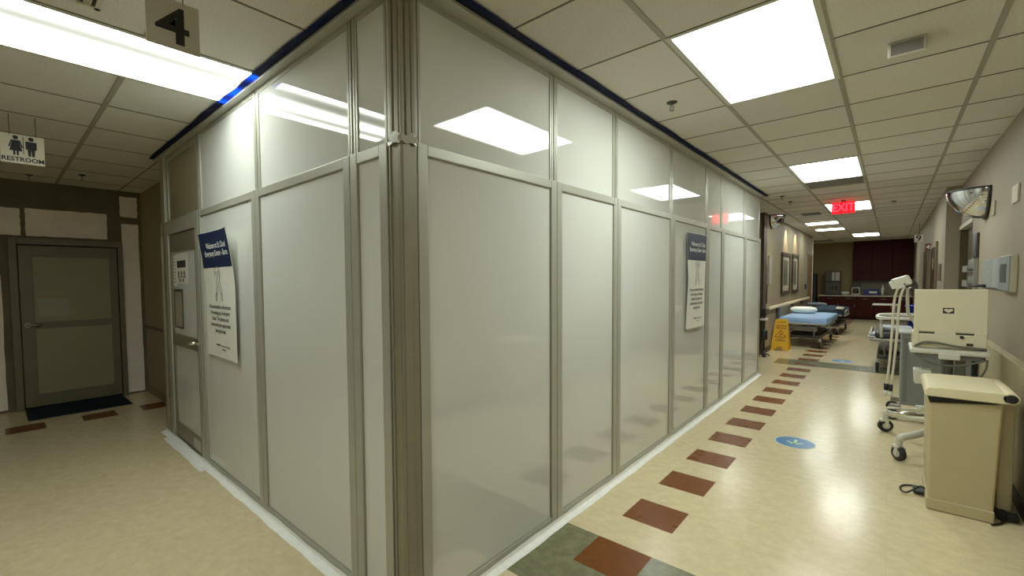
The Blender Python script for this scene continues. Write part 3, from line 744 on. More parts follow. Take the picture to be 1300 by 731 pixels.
# ------------------------------------------------------------------ waste hamper
t = thing('waste_bin', 'tall beige step bin with rounded lid standing against the right wall', 'bin', (1.80, 3.19, 0))
def bodygrid():
    mb = MB()
    bot = (1.662, 1.938, 2.945, 3.43); top = (1.648, 1.958, 2.93, 3.45)
    def ring(b, z): return [(b[0], b[2], z), (b[1], b[2], z), (b[1], b[3], z), (b[0], b[3], z)]
    t2 = bmesh.new(); A = [t2.verts.new(v) for v in ring(bot, .012)]; B = [t2.verts.new((v[0], v[1], .702 if v[0] < 1.8 else .738)) for v in ring(top, .715)]
    t2.faces.new(A[::-1]); t2.faces.new(B)
    for i in range(4): t2.faces.new((A[i], A[(i+1) % 4], B[(i+1) % 4], B[i]))
    bmesh.ops.bevel(t2, geom=[e for e in t2.edges], offset=.012, segments=3, profile=.5, affect='EDGES')
    mb._add(t2)
    return mb
M_bin = mat('beige bin', (186, 173, 134), .5, 0, .4, .02, 8)
bodygrid().build('body', M_bin, t)
MB().box(1.655, 1.942, 2.937, 3.44, .004, .075, .006).build('base_skirt', M_bin, t)
MB().prism([(1.655, .698), (1.94, .733), (1.90, .742), (1.66, .757), (1.636, .757)], 'y', 2.925, 3.455).build('liner', mat('black bag', (16, 16, 16), .35), t)['label'] = 'black liner bag showing under the lid'
f = MB(); prof = [(1.628, .752), (1.632, .742), (1.975, .742), (1.975, .80), (1.93, .806), (1.70, .803), (1.645, .797), (1.628, .78)]
f.prism(prof, 'y', 2.905, 3.475, .006); f.build('lid', mat('cream lid', (226, 214, 176), .4, 0, .45, .02, 8), t)
f = MB().cyl((1.985, 2.905, .778), (1.985, 3.475, .778), .032, seg=24); f.build('hinge_roll', mat('cream lid', (226, 214, 176)), t)
f = MB().cyl((1.985, 2.898, .778), (1.985, 2.904, .778), .025, seg=20); f.build('hinge_cap', M_black, t)
MB().box(1.965, 2.03, 3.12, 3.44, .04, .742, .01).build('back_panel', mat('pale beige panel', (206, 194, 156), .5), t)
for y in (3.05, 3.38): 
    MB().cyl((1.985, y-.018, .032), (1.985, y+.018, .032), .031, seg=18).box(1.94, 1.985, y-.012, y+.012, .03, .06).build('wheel', M_black, t)
f = MB().box(1.60, 1.66, 3.15, 3.27, .012, .03, .006).build('pedal', M_black, t)
f = MB().tube([(1.665, 3.12, .06), (1.635, 3.12, .085), (1.60, 3.10, .05), (1.56, 3.10, .012), (1.53, 3.2, .008), (1.56, 3.3, .008), (1.65, 3.31, .008)], .006, 8, 2)
tag(f.build('looped_cable', M_black), 'black cord looping on the floor at the left foot of the beige bin', 'cord')
f = MB().box(2.0, 2.05, 3.02, 3.09, .012, .05, .008).tube([(2.01, 3.05, .03), (1.985, 2.99, .01), (1.95, 2.93, .007), (1.93, 2.91, .007)], .006, 8, 2)
tag(f.build('power_plug', M_black), 'black plug and cord on the floor at the right foot of the beige bin', 'cord')

# ------------------------------------------------------------------ portable clamshell monitor on a cart
t = thing('portable_monitor', 'cream clamshell medical device standing open with a heart emblem on its lid', 'medical device', (1.80, 4.0, .93))
def tilt(pts): return pts
f = MB()
f.prism([(3.955, 1.06), (3.975, 1.06), (4.01, 1.393), (3.985, 1.398), (3.965, 1.39)], 'x', 1.598, 1.992, .006); f.build('lid', M_cream, t)
f = MB(); f.box(1.595, 1.99, 3.935, 4.27, .935, 1.045, .008); f.box(1.715, 1.83, 3.935, 3.985, 1.04, 1.075, .004); f.box(1.925, 1.988, 3.935, 3.985, 1.04, 1.066, .004); f.box(1.598, 1.628, 3.925, 3.99, .95, 1.085, .004)
f.build('base', M_cream, t)
f = MB(); yb = 3.9545
def onl(x, z): return (x, 3.9548+(z-1.055)*.0295-.0012, z)
f.raw([onl(1.757, 1.208), onl(1.818, 1.208), onl(1.818, 1.252), onl(1.757, 1.252)], [(0, 1, 2, 3)]); f.build('emblem', mat('black emblem', (30, 30, 28), .5), t)
f = MB(); H = []
for i in range(28):
    a = 2*PI*i/28; H.append((.0245*math.sin(a)**3, .0165*(13*math.cos(a)-5*math.cos(2*a)-2*math.cos(3*a)-math.cos(4*a))/15))
f.raw([(lambda q: (q[0], q[1]-.0012, q[2]))(onl(1.7875+x*1.0, 1.231+y)) for x, y in H], [list(range(28))]); f.build('heart', M_cream, t)
f = MB(); f.box(1.665, 1.735, 3.932, 3.936, .968, .985); f.cyl((1.86, 3.936, 1.03), (1.86, 3.925, 1.03), .012); f.box(1.885, 1.92, 3.93, 3.936, .965, .985); f.build('port', M_black, t)
MB().box(1.60, 1.985, 3.9565, 3.97, 1.043, 1.058).build('hinge_gap_shade', M_dgrey, t)  # dark strip stands in for the shade between lid and base
f = MB().tube([(1.61, 3.925, .945), (1.66, 3.91, .985), (1.74, 3.905, .978), (1.83, 3.905, .958), (1.92, 3.91, .953), (1.985, 3.925, .948)], .009, 8, 2)
tag(f.build('device_cable', mat('grey cable', (96, 96, 84), .5)), 'grey cable lying along the back of the cream clamshell device', 'cable')

t = thing('medical_cart', 'white wheeled cart with tray, cable arm and casters carrying the clamshell device', 'cart', (1.80, 4.1, 0))
f = MB(); f.box(1.578, 2.0, 3.84, 4.30, .895, .932, .012); f.box(1.735, 1.85, 3.825, 3.9, .862, .91, .008); f.build('tray', mat('cart white', (206, 206, 190), .4), t)
f = MB(); f.box(1.60, 1.98, 3.87, 4.28, .86, .896, .01); f.build('underside', M_grey, t)
f = MB().tube([(1.60, 3.86, .885), (1.66, 3.83, .84), (1.76, 3.82, .815), (1.86, 3.83, .82), (1.98, 3.86, .875)], .007, 8, 2); f.tube([(1.985, 3.86, .88), (1.98, 3.85, .80), (1.93, 3.86, .70), (1.90, 3.9, .62)], .007, 8, 2)
f.build('hanging_cable', mat('grey cable', (96, 96, 84)), t)
f = MB(); f.cyl((1.80, 4.12, .30), (1.80, 4.12, .87), .035); f.box(1.845, 1.90, 4.08, 4.16, .30, .87, .006); f.build('column', mat('column grey', (140, 142, 136), .4, .2), t)
f = MB().box(1.925, 1.955, 4.0, 4.06, .70, .86, .004); f.build('bracket', M_black, t)
f = MB()
bk = [(1.61, .645), (1.70, .645), (1.705, .76), (1.603, .76)]
f.prism(bk, 'y', 3.88, 4.02, .008); f.build('basket', mat('cart white', (206, 206, 190)), t)
# base: sloping legs to five casters
f = MB()
hub = Vector((1.86, 4.28, .0))
legs = {'front left': (1.535, 3.875), 'rear left': (1.45, 4.74), 'front right': (2.0, 3.85), 'rear right': (2.0, 4.85)}
f.cyl((1.86, 4.28, .22), (1.86, 4.28, .36), .10, .07, 20)
f.build('hub', mat('cart white', (206, 206, 190)), t)
for nm, (x, y) in legs.items():
    e = Vector((x, y, .19)); f = MB()
    f.tube([hub+Vector((0, 0, .30)), hub.lerp(e, .35)+Vector((0, 0, .17)), hub.lerp(e, .75)+Vector((0, 0, .055)), e+Vector((0, 0, .0)), e+Vector((0, 0, -.03))], .028, 10, 2)
    lg = f.build('leg', mat('cart white', (206, 206, 190)), t)
    d = Vector((-.6, -.8, 0)).normalized()
    f = MB(); f.cyl((x, y, .105), (x, y, .17), .022); f.box(x-.045, x+.02, y-.03, y+.03, .10, .125, .008)
    f.box(x-.012, x+.012, y-.028, y-.0225, .045, .11); f.box(x-.03, x+.03, y+.022, y+.028, .045, .11)
    cr = {'front left': -52, 'rear left': 25}.get(nm, 10)
    f.rotz(x, y, cr).build('caster_fork', mat('caster white', (206, 204, 192), .4), lg)
    f = MB(); Mr = Matrix.Translation((x, y, .06)) @ Matrix.Rotation(math.radians(90), 4, 'X')
    f.lathe([(.0, -.016), (.03, -.018), (.05, -.02), (.058, -.014), (.06, 0), (.058, .014), (.05, .02), (.03, .018), (.0, .016)], (0, 0, 0), 24, Mr); f.rotz(x, y, cr).build('wheel', M_black, lg)
    f = MB(); f.cyl((x, y-.0215, .06), (x, y-.016, .06), .03); f.cyl((x, y+.016, .06), (x, y+.0215, .06), .03); f.rotz(x, y, cr).build('wheel_hub', mat('wheel hub', (190, 186, 168), .4), lg)
# foot loop and chrome bar
f = MB().tube([(1.80, 4.1, .45), (1.70, 3.95, .445), (1.60, 3.90, .43), (1.50, 3.88, .425), (1.455, 3.88, .42)], .009, 8, 1); f.tube([(1.80, 4.1, .45), (1.72, 3.93, .44), (1.66, 3.89, .405), (1.55, 3.88, .40)], .009, 8, 1)
f.prism([(1.65, 3.885), (1.85, 3.93), (1.85, 4.03), (1.62, 3.93)], 'z', .435, .465, .006)
f.build('foot_loop', mat('cart white', (206, 206, 190)), t)
f = MB().tube([(1.45, 3.86, .383), (1.60, 3.88, .395), (1.80, 3.98, .40)], [.016, .018, .022], 10); f.build('chrome_bar', M_chrome, t)
# cable arm with acquisition head and two lead bundles
M_lead = mat('pale lead', (214, 208, 186), .45)
f = MB().tube([(1.64, 4.3, 1.0), (1.635, 4.3, 1.05), (1.60, 4.3, 1.13), (1.572, 4.3, 1.17), (1.566, 4.3, 1.25), (1.562, 4.3, 1.40)], .012, 10, 1); f.box(1.61, 1.67, 4.27, 4.34, .93, 1.04, .008)
f.build('arm', mat('arm grey', (176, 174, 156), .4), t)
f = MB(); Mh = Matrix.Translation((1.53, 4.3, 1.455)) @ Matrix.Rotation(math.radians(-22), 4, 'Y')
f.box(-.065, .055, -.04, .04, -.04, .045, .014, Mh); f.box(-.06, .0, -.05, -.035, -.05, -.02, .004, Mh); f.box(-.085, -.058, -.03, .03, -.04, .03, .008, Mh); f.build('acquisition_head', mat('white plastic', (222, 222, 210)), t)
f = MB(); f.box(-.045, .01, -.046, -.04, -.03, -.018, 0, Mh); f.build('display', M_dgrey, t)
f = MB().tube([(1.575, 4.33, 1.40), (1.60, 4.35, 1.36), (1.62, 4.36, 1.41), (1.60, 4.36, 1.46), (1.575, 4.35, 1.44)], .014, 8, 2); f.build('spare_cable', mat('dark cable', (52, 52, 50), .5), t)
for pts in ([(1.515, 4.29, 1.42), (1.49, 4.28, 1.36), (1.478, 4.28, 1.25), (1.474, 4.28, 1.0), (1.462, 4.28, .70), (1.447, 4.28, .49)],
            [(1.545, 4.27, 1.41), (1.525, 4.26, 1.36), (1.512, 4.26, 1.25), (1.506, 4.26, 1.0), (1.492, 4.26, .72), (1.476, 4.26, .49)]):
    ld = MB().tube(pts, .009, 8, 2).build('lead', M_lead, t)
    p = Vector(pts[-1])
    MB().cyl(p+Vector((0, 0, .06)), p+Vector((-.001, 0, .0)), .016, .014).build('connector', M_black, ld)
    MB().cyl(p, p+Vector((-.003, 0, -.045)), .017, .012).build('connector_tip', mat('white plastic', (222, 222, 210)), ld)

# grey cart behind
t = thing('supply_cart', 'grey box cart with small casters behind the clamshell device', 'cart', (1.76, 5.5, 0))
MB().box(1.548, 2.06, 5.3, 5.75, .165, .90, .012).build('cabinet', mat('cart grey', (132, 136, 134), .5, 0, .4, .03, 6), t)
MB().box(1.53, 2.075, 5.28, 5.77, .90, .925, .008).build('top', mat('cart top', (150, 152, 148), .5), t)
MB().box(1.57, 1.60, 5.29, 5.30, .20, .86).build('edge_strip', mat('cart edge', (112, 116, 114), .5), t)
for x, y in ((1.50, 5.30), (1.50, 5.72), (2.02, 5.32), (2.02, 5.72)):
    f = MB(); f.cyl((x, y-.018, .055), (x, y+.018, .055), .054, seg=20); w_ = f.build('wheel', M_black, t)
    f = MB(); f.box(x-.02, x+.06 if x < 1.8 else x+.02, y-.028, y+.028, .11, .166, .006); f.cyl((x, y-.03, .055), (x, y-.019, .055), .034); f.build('caster_fork', M_steel, w_)

# ------------------------------------------------------------------ stretchers
def stretcher(name, label, loc, rotz, mcol, loop=True):
    """wheeled hospital stretcher, local +y is toward its head end; 0.74 wide, 2.0 long"""
    t = thing(name, label, 'hospital bed', loc, rotz, 'hospital stretchers')
    K = dict(parent=t, local=True)
    f = MB(); f.box(-.30, .30, .08, 1.92, .20, .27, .015); f.box(-.22, .22, .25, 1.75, .27, .31, .01); f.build('base_frame', mat('stretcher base', (58, 58, 56), .5), **K)
    for y in (.55, 1.45):
        MB().cyl((0, y, .30), (0, y, .50), .075, .06, 16).build('lift_column', M_dgrey, **K)
    f = MB(); f.box(-.34, .34, .02, 1.98, .49, .53, .012); f.tube([(-.37, .02, .51), (-.37, -.04, .51), (.37, -.04, .51), (.37, .02, .51)], .018, 8, 1); f.build('deck', mat('stretcher deck', (150, 148, 138), .4, .2), **K)
    MB().box(-.33, .33, .03, 1.97, .53, .625, .035, seg=3).build('mattress', mcol, **K)
    for s in (-1, 1):
        f = MB(); x = s*.385
        f.tube([(x, .55, .50), (x, .58, .60), (x, 1.40, .60), (x, 1.45, .50)], .014, 8, 1)
        for y in (.75, .95, 1.15): f.cyl((x, y, .50), (x, y, .60), .009)
        f.tube([(x, .5, .47), (x, 1.5, .47)], .018, 8)
        f.build('side_rail', mat('rail grey', (176, 174, 164), .35, .3), **K)
    f = MB(); f.tube([(-.20, -.05, .27), (-.22, -.07, .42), (-.12, -.06, .47)], .014, 8, 1); f.tube([(.20, -.05, .27), (.22, -.07, .42), (.12, -.06, .47)], .014, 8, 1); f.box(-.25, .25, -.02, .06, .36, .47, .01)
    f.build('foot_mechanism', mat('stretcher mid', (98, 96, 90), .5), **K)
    if loop:
        f = MB().tube([(-.30, 2.0, .53), (-.30, 2.03, .80), (.30, 2.03, .80), (.30, 2.0, .53)], .016, 8, 2); f.build('push_handle', mat('rail grey', (176, 174, 164)), **K)
    for x in (-.29, .29):
        for y in (.10, 1.88):
            f = MB(); f.cyl((x, y, .13), (x, y, .21), .02); f.box(x-.02, x+.02, y-.05, y+.05, .14, .175, .008); f.box(x-.026, x-.02, y-.03, y+.03, .06, .15); f.box(x+.02, x+.026, y-.03, y+.03, .06, .15)
            fk = f.build('caster_fork', mat('caster grey', (150, 146, 136), .4), **K)
            MB().cyl((x-.018, y, .075), (x+.018, y, .075), .074, seg=22).build('wheel', M_black, parent=fk, local=True)
    return t
M_ms = mat('mattress black', (34, 36, 40), .5)
B1 = (.115, 10.62, 0)
stretcher('hospital_stretcher', 'near stretcher with light blue sheet and white pillow beside the yellow floor sign', B1, math.radians(-1.5), M_ms, False)
B2 = (.19, 13.75, 0)
stretcher('hospital_stretcher', 'stretcher with dark teal blanket behind the light blue bed', B2, math.radians(-2), M_ms, False)
def drape(name, loc, rotz, x0, x1, y0, y1, z, drop, m, label, cat, puff=.0, corner=0):
    mb = MB(); R = Matrix.Translation(loc) @ Matrix.Rotation(rotz, 4, 'Z')
    nu, nv = 36, 40
    def P(u, v):
        # cloth laid over the mattress, both sides and the foot end hanging
        s = (x0-drop)+(x1-x0+2*drop)*u; q = (y0-drop)+(y1-y0+drop)*v
        x = min(max(s, x0), x1); y = max(q, y0); dz = max(x0-s, 0, s-x1)+max(y0-q, 0)
        zz = z-dz+puff*math.sin(PI*min(max((s-x0)/(x1-x0), 0), 1))*math.sin(PI*min(max((y-y0)/(y1-y0), 0), 1))
        w_ = .006*math.sin(11*s+3*q)+.004*math.sin(17*q-5*s)
        if dz > 0: x += (.008+w_*1.2)*(1 if s > x1 else (-1 if s < x0 else 0)); y -= (.008+w_)*(1 if q < y0 else 0)
        else: zz += abs(w_)
        zz = max(zz, z-drop*1.3)
        return R @ Vector((x, y, zz))
    mb.grid(P, nu, nv)
    o = mb.build(name, m); return tag(o, label, cat)
M_blue = mat('light blue sheet', (140, 172, 212), .8, 0, .2, .05, 8)
M_teal = mat('dark teal blanket', (40, 58, 76), .85, 0, .2, .12, 6)
drape('bed_sheet', B1, math.radians(-1.5), -.40, .40, .0, 1.93, .640, .13, M_blue, 'light blue sheet spread over the near stretcher', 'bed sheet')
drape('blanket', B2, math.radians(-2), -.365, .365, .02, 1.75, .645, .17, M_teal, 'dark teal blanket heaped on the second stretcher', 'blanket', .07)
def pillow(c, sx, sy, sz, m, label, rz=0):
    mb = MB(); R = Matrix.Translation(c) @ Matrix.Rotation(rz, 4, 'Z')
    def P(u, v):
        a = u*2*PI; b = (v-.5)*PI
        f_ = lambda k, e: math.copysign(abs(k)**e, k)
        return R @ Vector((sx*f_(math.cos(b), .45)*f_(math.cos(a), .5), sy*f_(math.cos(b), .45)*f_(math.sin(a), .5), sz*f_(math.sin(b), 1.0)))
    mb.grid(P, 36, 16); bmesh.ops.remove_doubles(mb.bm, verts=mb.bm.verts[:], dist=1e-5)
    return tag(mb.build('pillow', m), label, 'pillow')
pillow((-.04, 12.1, .722), .26, .20, .075, mat('white pillowcase', (226, 234, 232), .8, 0, .2, .03, 10), 'white pillow on the light blue bed', -.03)
pillow((-.12, 15.45, .70), .25, .16, .05, mat('grey pillowcase', (120, 128, 136), .8), 'grey pillow at the head of the teal blanket bed')
tag(MB().box(.44, .60, 13.72, 13.95, .66, .72, .03, seg=3).build('folded_linen', mat('white linen', (216, 216, 210), .8)), 'folded white linen at the foot of the teal blanket bed', 'linen')
# right hand stretcher with white loop handle
t = stretcher('hospital_stretcher', 'stretcher with white loop handle along the right wall behind the carts', (1.62, 8.35, 0), 0, M_ms, False)
K = dict(parent=t, local=True)
f = MB().tube([(-.30, -.02, .895), (-.30, -.10, .86), (-.24, -.14, .86), (.30, -.14, .865), (.36, -.10, .87), (.36, .02, .91), (.30, .05, .915), (-.22, .05, .91)], .026, 10, 2, closed=True)
f.tube([(-.25, .0, .55), (-.26, -.03, .88)], .02, 8); f.tube([(.25, .0, .55), (.26, -.03, .88)], .02, 8); f.build('push_handle', mat('white plastic', (222, 222, 210)), **K)['label'] = 'white oval loop handle'
tag(MB().box(1.34, 1.72, 8.6, 9.0, .632, .70, .03, seg=3).build('folded_linen', mat('pale linen', (178, 182, 190), .8)), 'folded pale linen lying on the right hand stretcher', 'linen')
f = MB(); f.box(-.42, -.335, .50, .92, .49, .515, .006); f.box(-.41, -.337, .52, .88, .53, .56, .008); f.box(-.36, -.335, .6, .8, .515, .53)
f.build('side_tray', mat('white tray', (206, 210, 214), .7), **K)['label'] = 'white side tray'
t = thing('recycling_tub', 'bright blue plastic tub on the right hand stretcher', 'tub', (1.80, 9.35, .63))
f = MB(); f.lathe([(.12, 0), (.155, .36), (.165, .36), (.165, .385), (.15, .385), (.115, .02), (0, .02)], (1.80, 9.35, .632), 24); f.build('body', mat('blue tub', (24, 40, 170), .4), t)
# overbed table
t = thing('overbed_table', 'white topped overbed table far along the right side before the dark cupboards', 'table', (1.42, 13.0, 0))
MB().box(1.16, 1.62, 12.8, 13.25, .835, .86, .008).build('table_top', mat('white plastic', (222, 222, 210)), t)
MB().box(1.54, 1.60, 12.98, 13.06, .10, .835).build('column', M_steel, t)
MB().box(1.2, 1.64, 12.82, 12.87, .06, .11, .01).box(1.2, 1.64, 13.17, 13.22, .06, .11, .01).box(1.55, 1.60, 12.82, 13.22, .06, .11, .01).build('base', M_dgrey, t)
for x, y in ((1.22, 12.845), (1.62, 12.845), (1.22, 13.195), (1.62, 13.195)):
    MB().cyl((x, y-.012, .03), (x, y+.012, .03), .0295, seg=14).cyl((x, y, .03), (x, y, .07), .008).build('wheel', M_black, t)

# ------------------------------------------------------------------ yellow floor sign
t = thing('wet_floor_sign', 'yellow folding wet floor sign standing beside the light blue bed', 'floor sign', (-.17, 10.0, 0))
M_yel = mat('yellow plastic', (222, 168, 24), .45)
def aframe(sgn, name):
    mb = MB(); yb = 10.05+sgn*.16; yt = 10.05+sgn*.012
    t2 = bmesh.new()
    def P(x, z, o): k = z/.63; return Vector((x, yb+(yt-yb)*k+o, z))
    prof = [(-.325, 0), (-.265, 0), (-.25, .03), (-.09, .03), (-.075, 0), (-.02, 0), (-.052, .60), (-.075, .635), (-.245, .635), (-.268, .60)]
    A = [t2.verts.new(P(x, z, -.008)) for x, z in prof]; B = [t2.verts.new(P(x, z, .008)) for x, z in prof]
    t2.faces.new(A); t2.faces.new(B[::-1])
    for i in range(len(prof)): t2.faces.new((A[i], B[i], B[(i+1) % len(prof)], A[(i+1) % len(prof)]))
    bmesh.ops.recalc_face_normals(t2, faces=t2.faces[:]); mb._add(t2)
    return mb.build(name, M_yel, t), P
fp, PF = aframe(-1, 'front_panel'); aframe(1, 'rear_panel')
M_dred = mat('dark red print', (118, 40, 22), .6)
f = MB()
def pt(body, xc, zc, size, bold, xs=1): V, Fc = text_geo(body, size, bold, xs); f.raw([PF(xc+a, zc+b, -.0095) for a, b in V], Fc)
pt('CAUTION', -.16, .575, .035, .0012); pt('CAUTION', -.16, .50, .044, .002, .92); pt('WET FLOOR', -.163, .452, .036, .0018, .85); pt('CUIDADO', -.165, .205, .038, .0015, .95); pt('PISO MOJADO', -.165, .245, .022, .0006); pt('WET', -.17, .055, .038, .0025, 1.2)
f.build('lettering', M_dred, fp)
f = MB(); tri = [(-.26, .275), (-.07, .275), (-.165, .415)]
def tl(a, b, wd=.012):
    a, b = Vector(a), Vector(b); d = (b-a).normalized(); q = Vector((-d.y, d.x))*wd/2
    f.raw([PF(p.x, p.y, -.0095) for p in (a-q, b-q, b+q, a+q)], [(0, 1, 2, 3)])
for i in range(3): tl(tri[i], tri[(i+1) % 3])
tl((-.19, .295), (-.16, .34), .014); tl((-.16, .34), (-.135, .30), .012); tl((-.16, .34), (-.175, .365), .014)
f.build('pictogram', M_dred, fp)
MB().box(-.25, -.07, 10.03, 10.07, .622, .642, .004).build('hinge', M_yel, t)

# ------------------------------------------------------------------ stand beside the enclosure end
t = thing('equipment_stand', 'dark equipment stand with white shelf beside the enclosure end', 'stand', (-.255, 8.8, 0))
MB().cyl((-.255, 8.80, .09), (-.255, 8.80, .93), .018).build('pole', M_black, t)
MB().box(-.31, -.205, 8.70, 8.88, .70, .735, .008).build('shelf', M_white, t)
MB().box(-.30, -.225, 8.74, 8.84, .76, .92, .01).build('monitor', M_black, t)
MB().lathe([(.0, 0), (.055, .0), (.06, .02), (.06, .16), (.03, .2), (.0, .2)], (-.255, 8.80, .33), 16).build('canister', M_black, t)
f = MB()
for a in range(4): f.tube([(-.255, 8.80, .10), (-.255+.10*math.cos(a*PI/2+.6), 8.80+.10*math.sin(a*PI/2+.6), .03)], .012, 8)
f.cyl((-.255, 8.80, .0), (-.255, 8.80, .12), .03); f.build('foot', M_dgrey, t)

# ------------------------------------------------------------------ corridor left wall fittings
M_pf = mat('picture frame', (52, 36, 22), .4)
def picture(y0, y1, z0, z1, label):
    t = thing('framed_picture', label, 'picture', (-.32, (y0+y1)/2, z0), 0, 'framed pictures on the corridor wall')
    X = -.3299; f = MB(); b = .10
    f.box(X, X+.03, y0, y0+b, z0, z1); f.box(X, X+.03, y1-b, y1, z0, z1); f.box(X, X+.03, y0+b, y1-b, z0, z0+.075); f.box(X, X+.03, y0+b, y1-b, z1-.075, z1); f.build('frame', M_pf, t)
    MB().box(X, X+.012, y0+b, y1-b, z0+.075, z1-.075).build('mat_board', mat('mat board', (176, 168, 142), .6), t)
    MB().box(X+.012, X+.014, y0+b+.17, y1-b-.17, z0+.20, z1-.17).build('print', mat('landscape print', (96, 98, 80), .5, 0, .4, .5, 3), t)
picture(10.96, 12.08, 1.11, 2.06, 'dark framed picture on the corridor wall, nearer of the two')
picture(12.42, 13.4, 1.11, 2.07, 'dark framed picture on the corridor wall, farther of the two')
tag(MB().box(-.3299, -.30, 9.47, 9.74, 1.36, 1.93, .004).build('wall_chart', mat('grey chart', (150, 142, 128), .6, 0, .3, .2, 20)), 'tall narrow grey chart on the corridor wall before the pictures', 'chart')
tag(MB().box(-.322, -.316, 9.36, 9.43, 1.45, 1.75).build('wall_notice', mat('dim notice', (120, 108, 96), .6, 0, .3, .4, 30)), 'narrow upper notice at the corridor wall edge beside the enclosure', 'notice')
tag(MB().box(-.322, -.316, 9.36, 9.43, .98, 1.36).build('wall_notice', mat('dark notice', (58, 46, 38), .6, 0, .3, .6, 30)), 'narrow dark lower notice at the corridor wall edge beside the enclosure', 'notice')
tag(MB().box(-.3299, -.30, 14.85, 15.0, 1.15, 1.3, .004).build('switch_plate', mat('dark plate', (40, 34, 28), .5)), 'small dark switch plate beside the brown door of the corridor wall', 'switch')
t = thing('handrail', 'cream handrail running along the corridor wall above the beds', 'handrail', (-.30, 12.3, .85))
MB().box(-.30, -.255, 9.36, 15.3, .86, .92, .012).build('rail', mat('cream rail', (222, 204, 166), .5), t)
for y in (10.45, 12.4, 14.0): MB().box(-.3299, -.28, y, y+.22, .60 if y < 11 else .80, .90, .004).build('bracket', mat('dark bracket', (64, 56, 74), .5), t)

# downlights washing the pictures
for y, lb in ((11.5, 'recessed downlight above the nearer framed picture'), (12.9, 'recessed downlight above the farther framed picture')):
    t = thing('downlight', lb, 'ceiling light', (.0, y, HC), 0, 'recessed picture lights')
    MB().lathe([(.06, 0), (.075, -.002), (.075, -.006), (.055, -.008), (.05, -.001)], (-.19, y, HC)).build('trim_ring', M_white, t)
    L = bpy.data.lights.new('picture_lamp', 'SPOT'); L.energy = 26; L.spot_size = math.radians(85); L.spot_blend = .8; L.shadow_soft_size = .04; L.color = (1, .86, .6)
    lo = bpy.data.objects.new('picture_lamp', L); COL.objects.link(lo); lo.parent = t; lo.location = (-.19, 0, -.03)
    lo.rotation_euler = Vector((-.16, 0, -1.15)).to_track_quat('-Z', 'Y').to_euler()

# ------------------------------------------------------------------ far nook
YC = 19.62
M_mar = mat('maroon cabinet', (58, 14, 9), .55, 0, .15, .12, 3)
M_marb = mat('maroon dark', (40, 10, 7), .55, 0, .15, .12, 3)
UNITS = [(-.42, .16), (.16, .60), (.60, 1.06), (1.06, 1.53), (1.53, 1.99)]
UL = ['maroon base cupboard at the left end under the dispenser', 'maroon base cupboard second from the left under the white bowl', 'maroon base cupboard under the coffee maker',
      'maroon base cupboard under the blue box', 'maroon base cupboard at the right end against the wall']
for (x0, x1), lb in zip(UNITS, UL):
    t = thing('base_cabinet', lb, 'cupboard', ((x0+x1)/2, 19.95, 0), 0, 'maroon base cupboards')
    MB().box(x0+.002, x1-.002, YC+.02, 20.29, .0, .80).build('carcass', M_marb, t)
    d = MB().box(x0+.006, x1-.006, YC, YC+.02, .10, .62, .003).build('door', M_mar, t)
    MB().tube([(x1-.05, YC, .42), (x1-.05, YC-.025, .42), (x1-.05, YC-.025, .54), (x1-.05, YC, .54)], .006, 6).build('handle', M_steel, d)
    d = MB().box(x0+.006, x1-.006, YC, YC+.02, .635, .79, .003).build('drawer', M_mar, t)
    c = (x0+x1)/2; MB().tube([(c-.07, YC, .72), (c-.07, YC-.03, .72), (c+.07, YC-.03, .72), (c+.07, YC, .72)], .012, 6).build('handle', M_steel, d)
tag(MB().box(-.45, 1.995, YC-.03, 20.295, .80, .84, .006).build('worktop', mat('pale worktop', (176, 164, 146), .35)), 'pale worktop running along the maroon base cupboards', 'worktop')
struct(MB().box(.45, 1.99, 20.285, 20.3, .84, 1.40).build('trim_12', mat('grey splashback', (112, 104, 86), .5)))
for (x0, x1), lb in zip([(.46, .97), (.97, 1.48), (1.48, 1.99)], ['left tall maroon wall cupboard above the coffee maker', 'middle tall maroon wall cupboard above the blue box', 'right tall maroon wall cupboard beside the right wall']):
    t = thing('wall_cabinet', lb, 'cupboard', ((x0+x1)/2, 20.1, 1.39), 0, 'maroon wall cupboards')
    MB().box(x0+.002, x1-.002, 19.97, 20.295, 1.39, HC-.001).build('carcass', M_marb, t)
    MB().box(x0+.005, x1-.005, 19.95, 19.97, 1.395, HC-.01, .003).build('door', M_mar, t)
t = thing('ice_dispenser', 'grey and black ice dispenser at the left end of the far worktop', 'dispenser', (-.08, 19.9, .84))
MB().box(-.29, .14, 19.8, 20.2, .84, 1.70, .015).build('body', mat('dispenser dark', (74, 70, 60), .4, .2), t)
MB().box(-.10, .12, 19.79, 19.801, 1.36, 1.66, .004).build('front_panel', mat('dispenser pale', (176, 170, 156), .35, .2), t)
MB().box(-.02, .0, 19.785, 19.795, 1.36, 1.66).box(-.29, .14, 19.785, 19.80, 1.30, 1.345).build('divider', M_black, t)
MB().box(-.10, -.03, 19.77, 19.80, 1.02, 1.16, .01).box(.0, .07, 19.77, 19.80, 1.02, 1.16, .01).build('spout', M_black, t)
MB().box(-.27, .12, 19.70, 19.80, .86, .90, .006).build('drip_tray', M_dgrey, t)
t = thing('coffee_maker', 'black and steel coffee maker on the far worktop', 'coffee maker', (.56, 19.85, .84))
MB().box(.44, .68, 19.78, 20.1, .84, .90, .008).box(.44, .68, 19.95, 20.1, .90, 1.18, .006).build('body', M_steel, t)
MB().box(.45, .69, 19.76, 20.1, 1.14, 1.25, .012).build('brew_head', M_black, t)
MB().lathe([(.0, 0), (.075, .0), (.085, .06), (.07, .15), (.055, .17), (0, .17)], (.56, 19.86, .905), 20).build('carafe', mat('carafe glass', (60, 52, 46), .1), t)
t = thing('storage_box', 'dark blue storage box with white label on the far worktop', 'box', (.96, 19.8, .84))
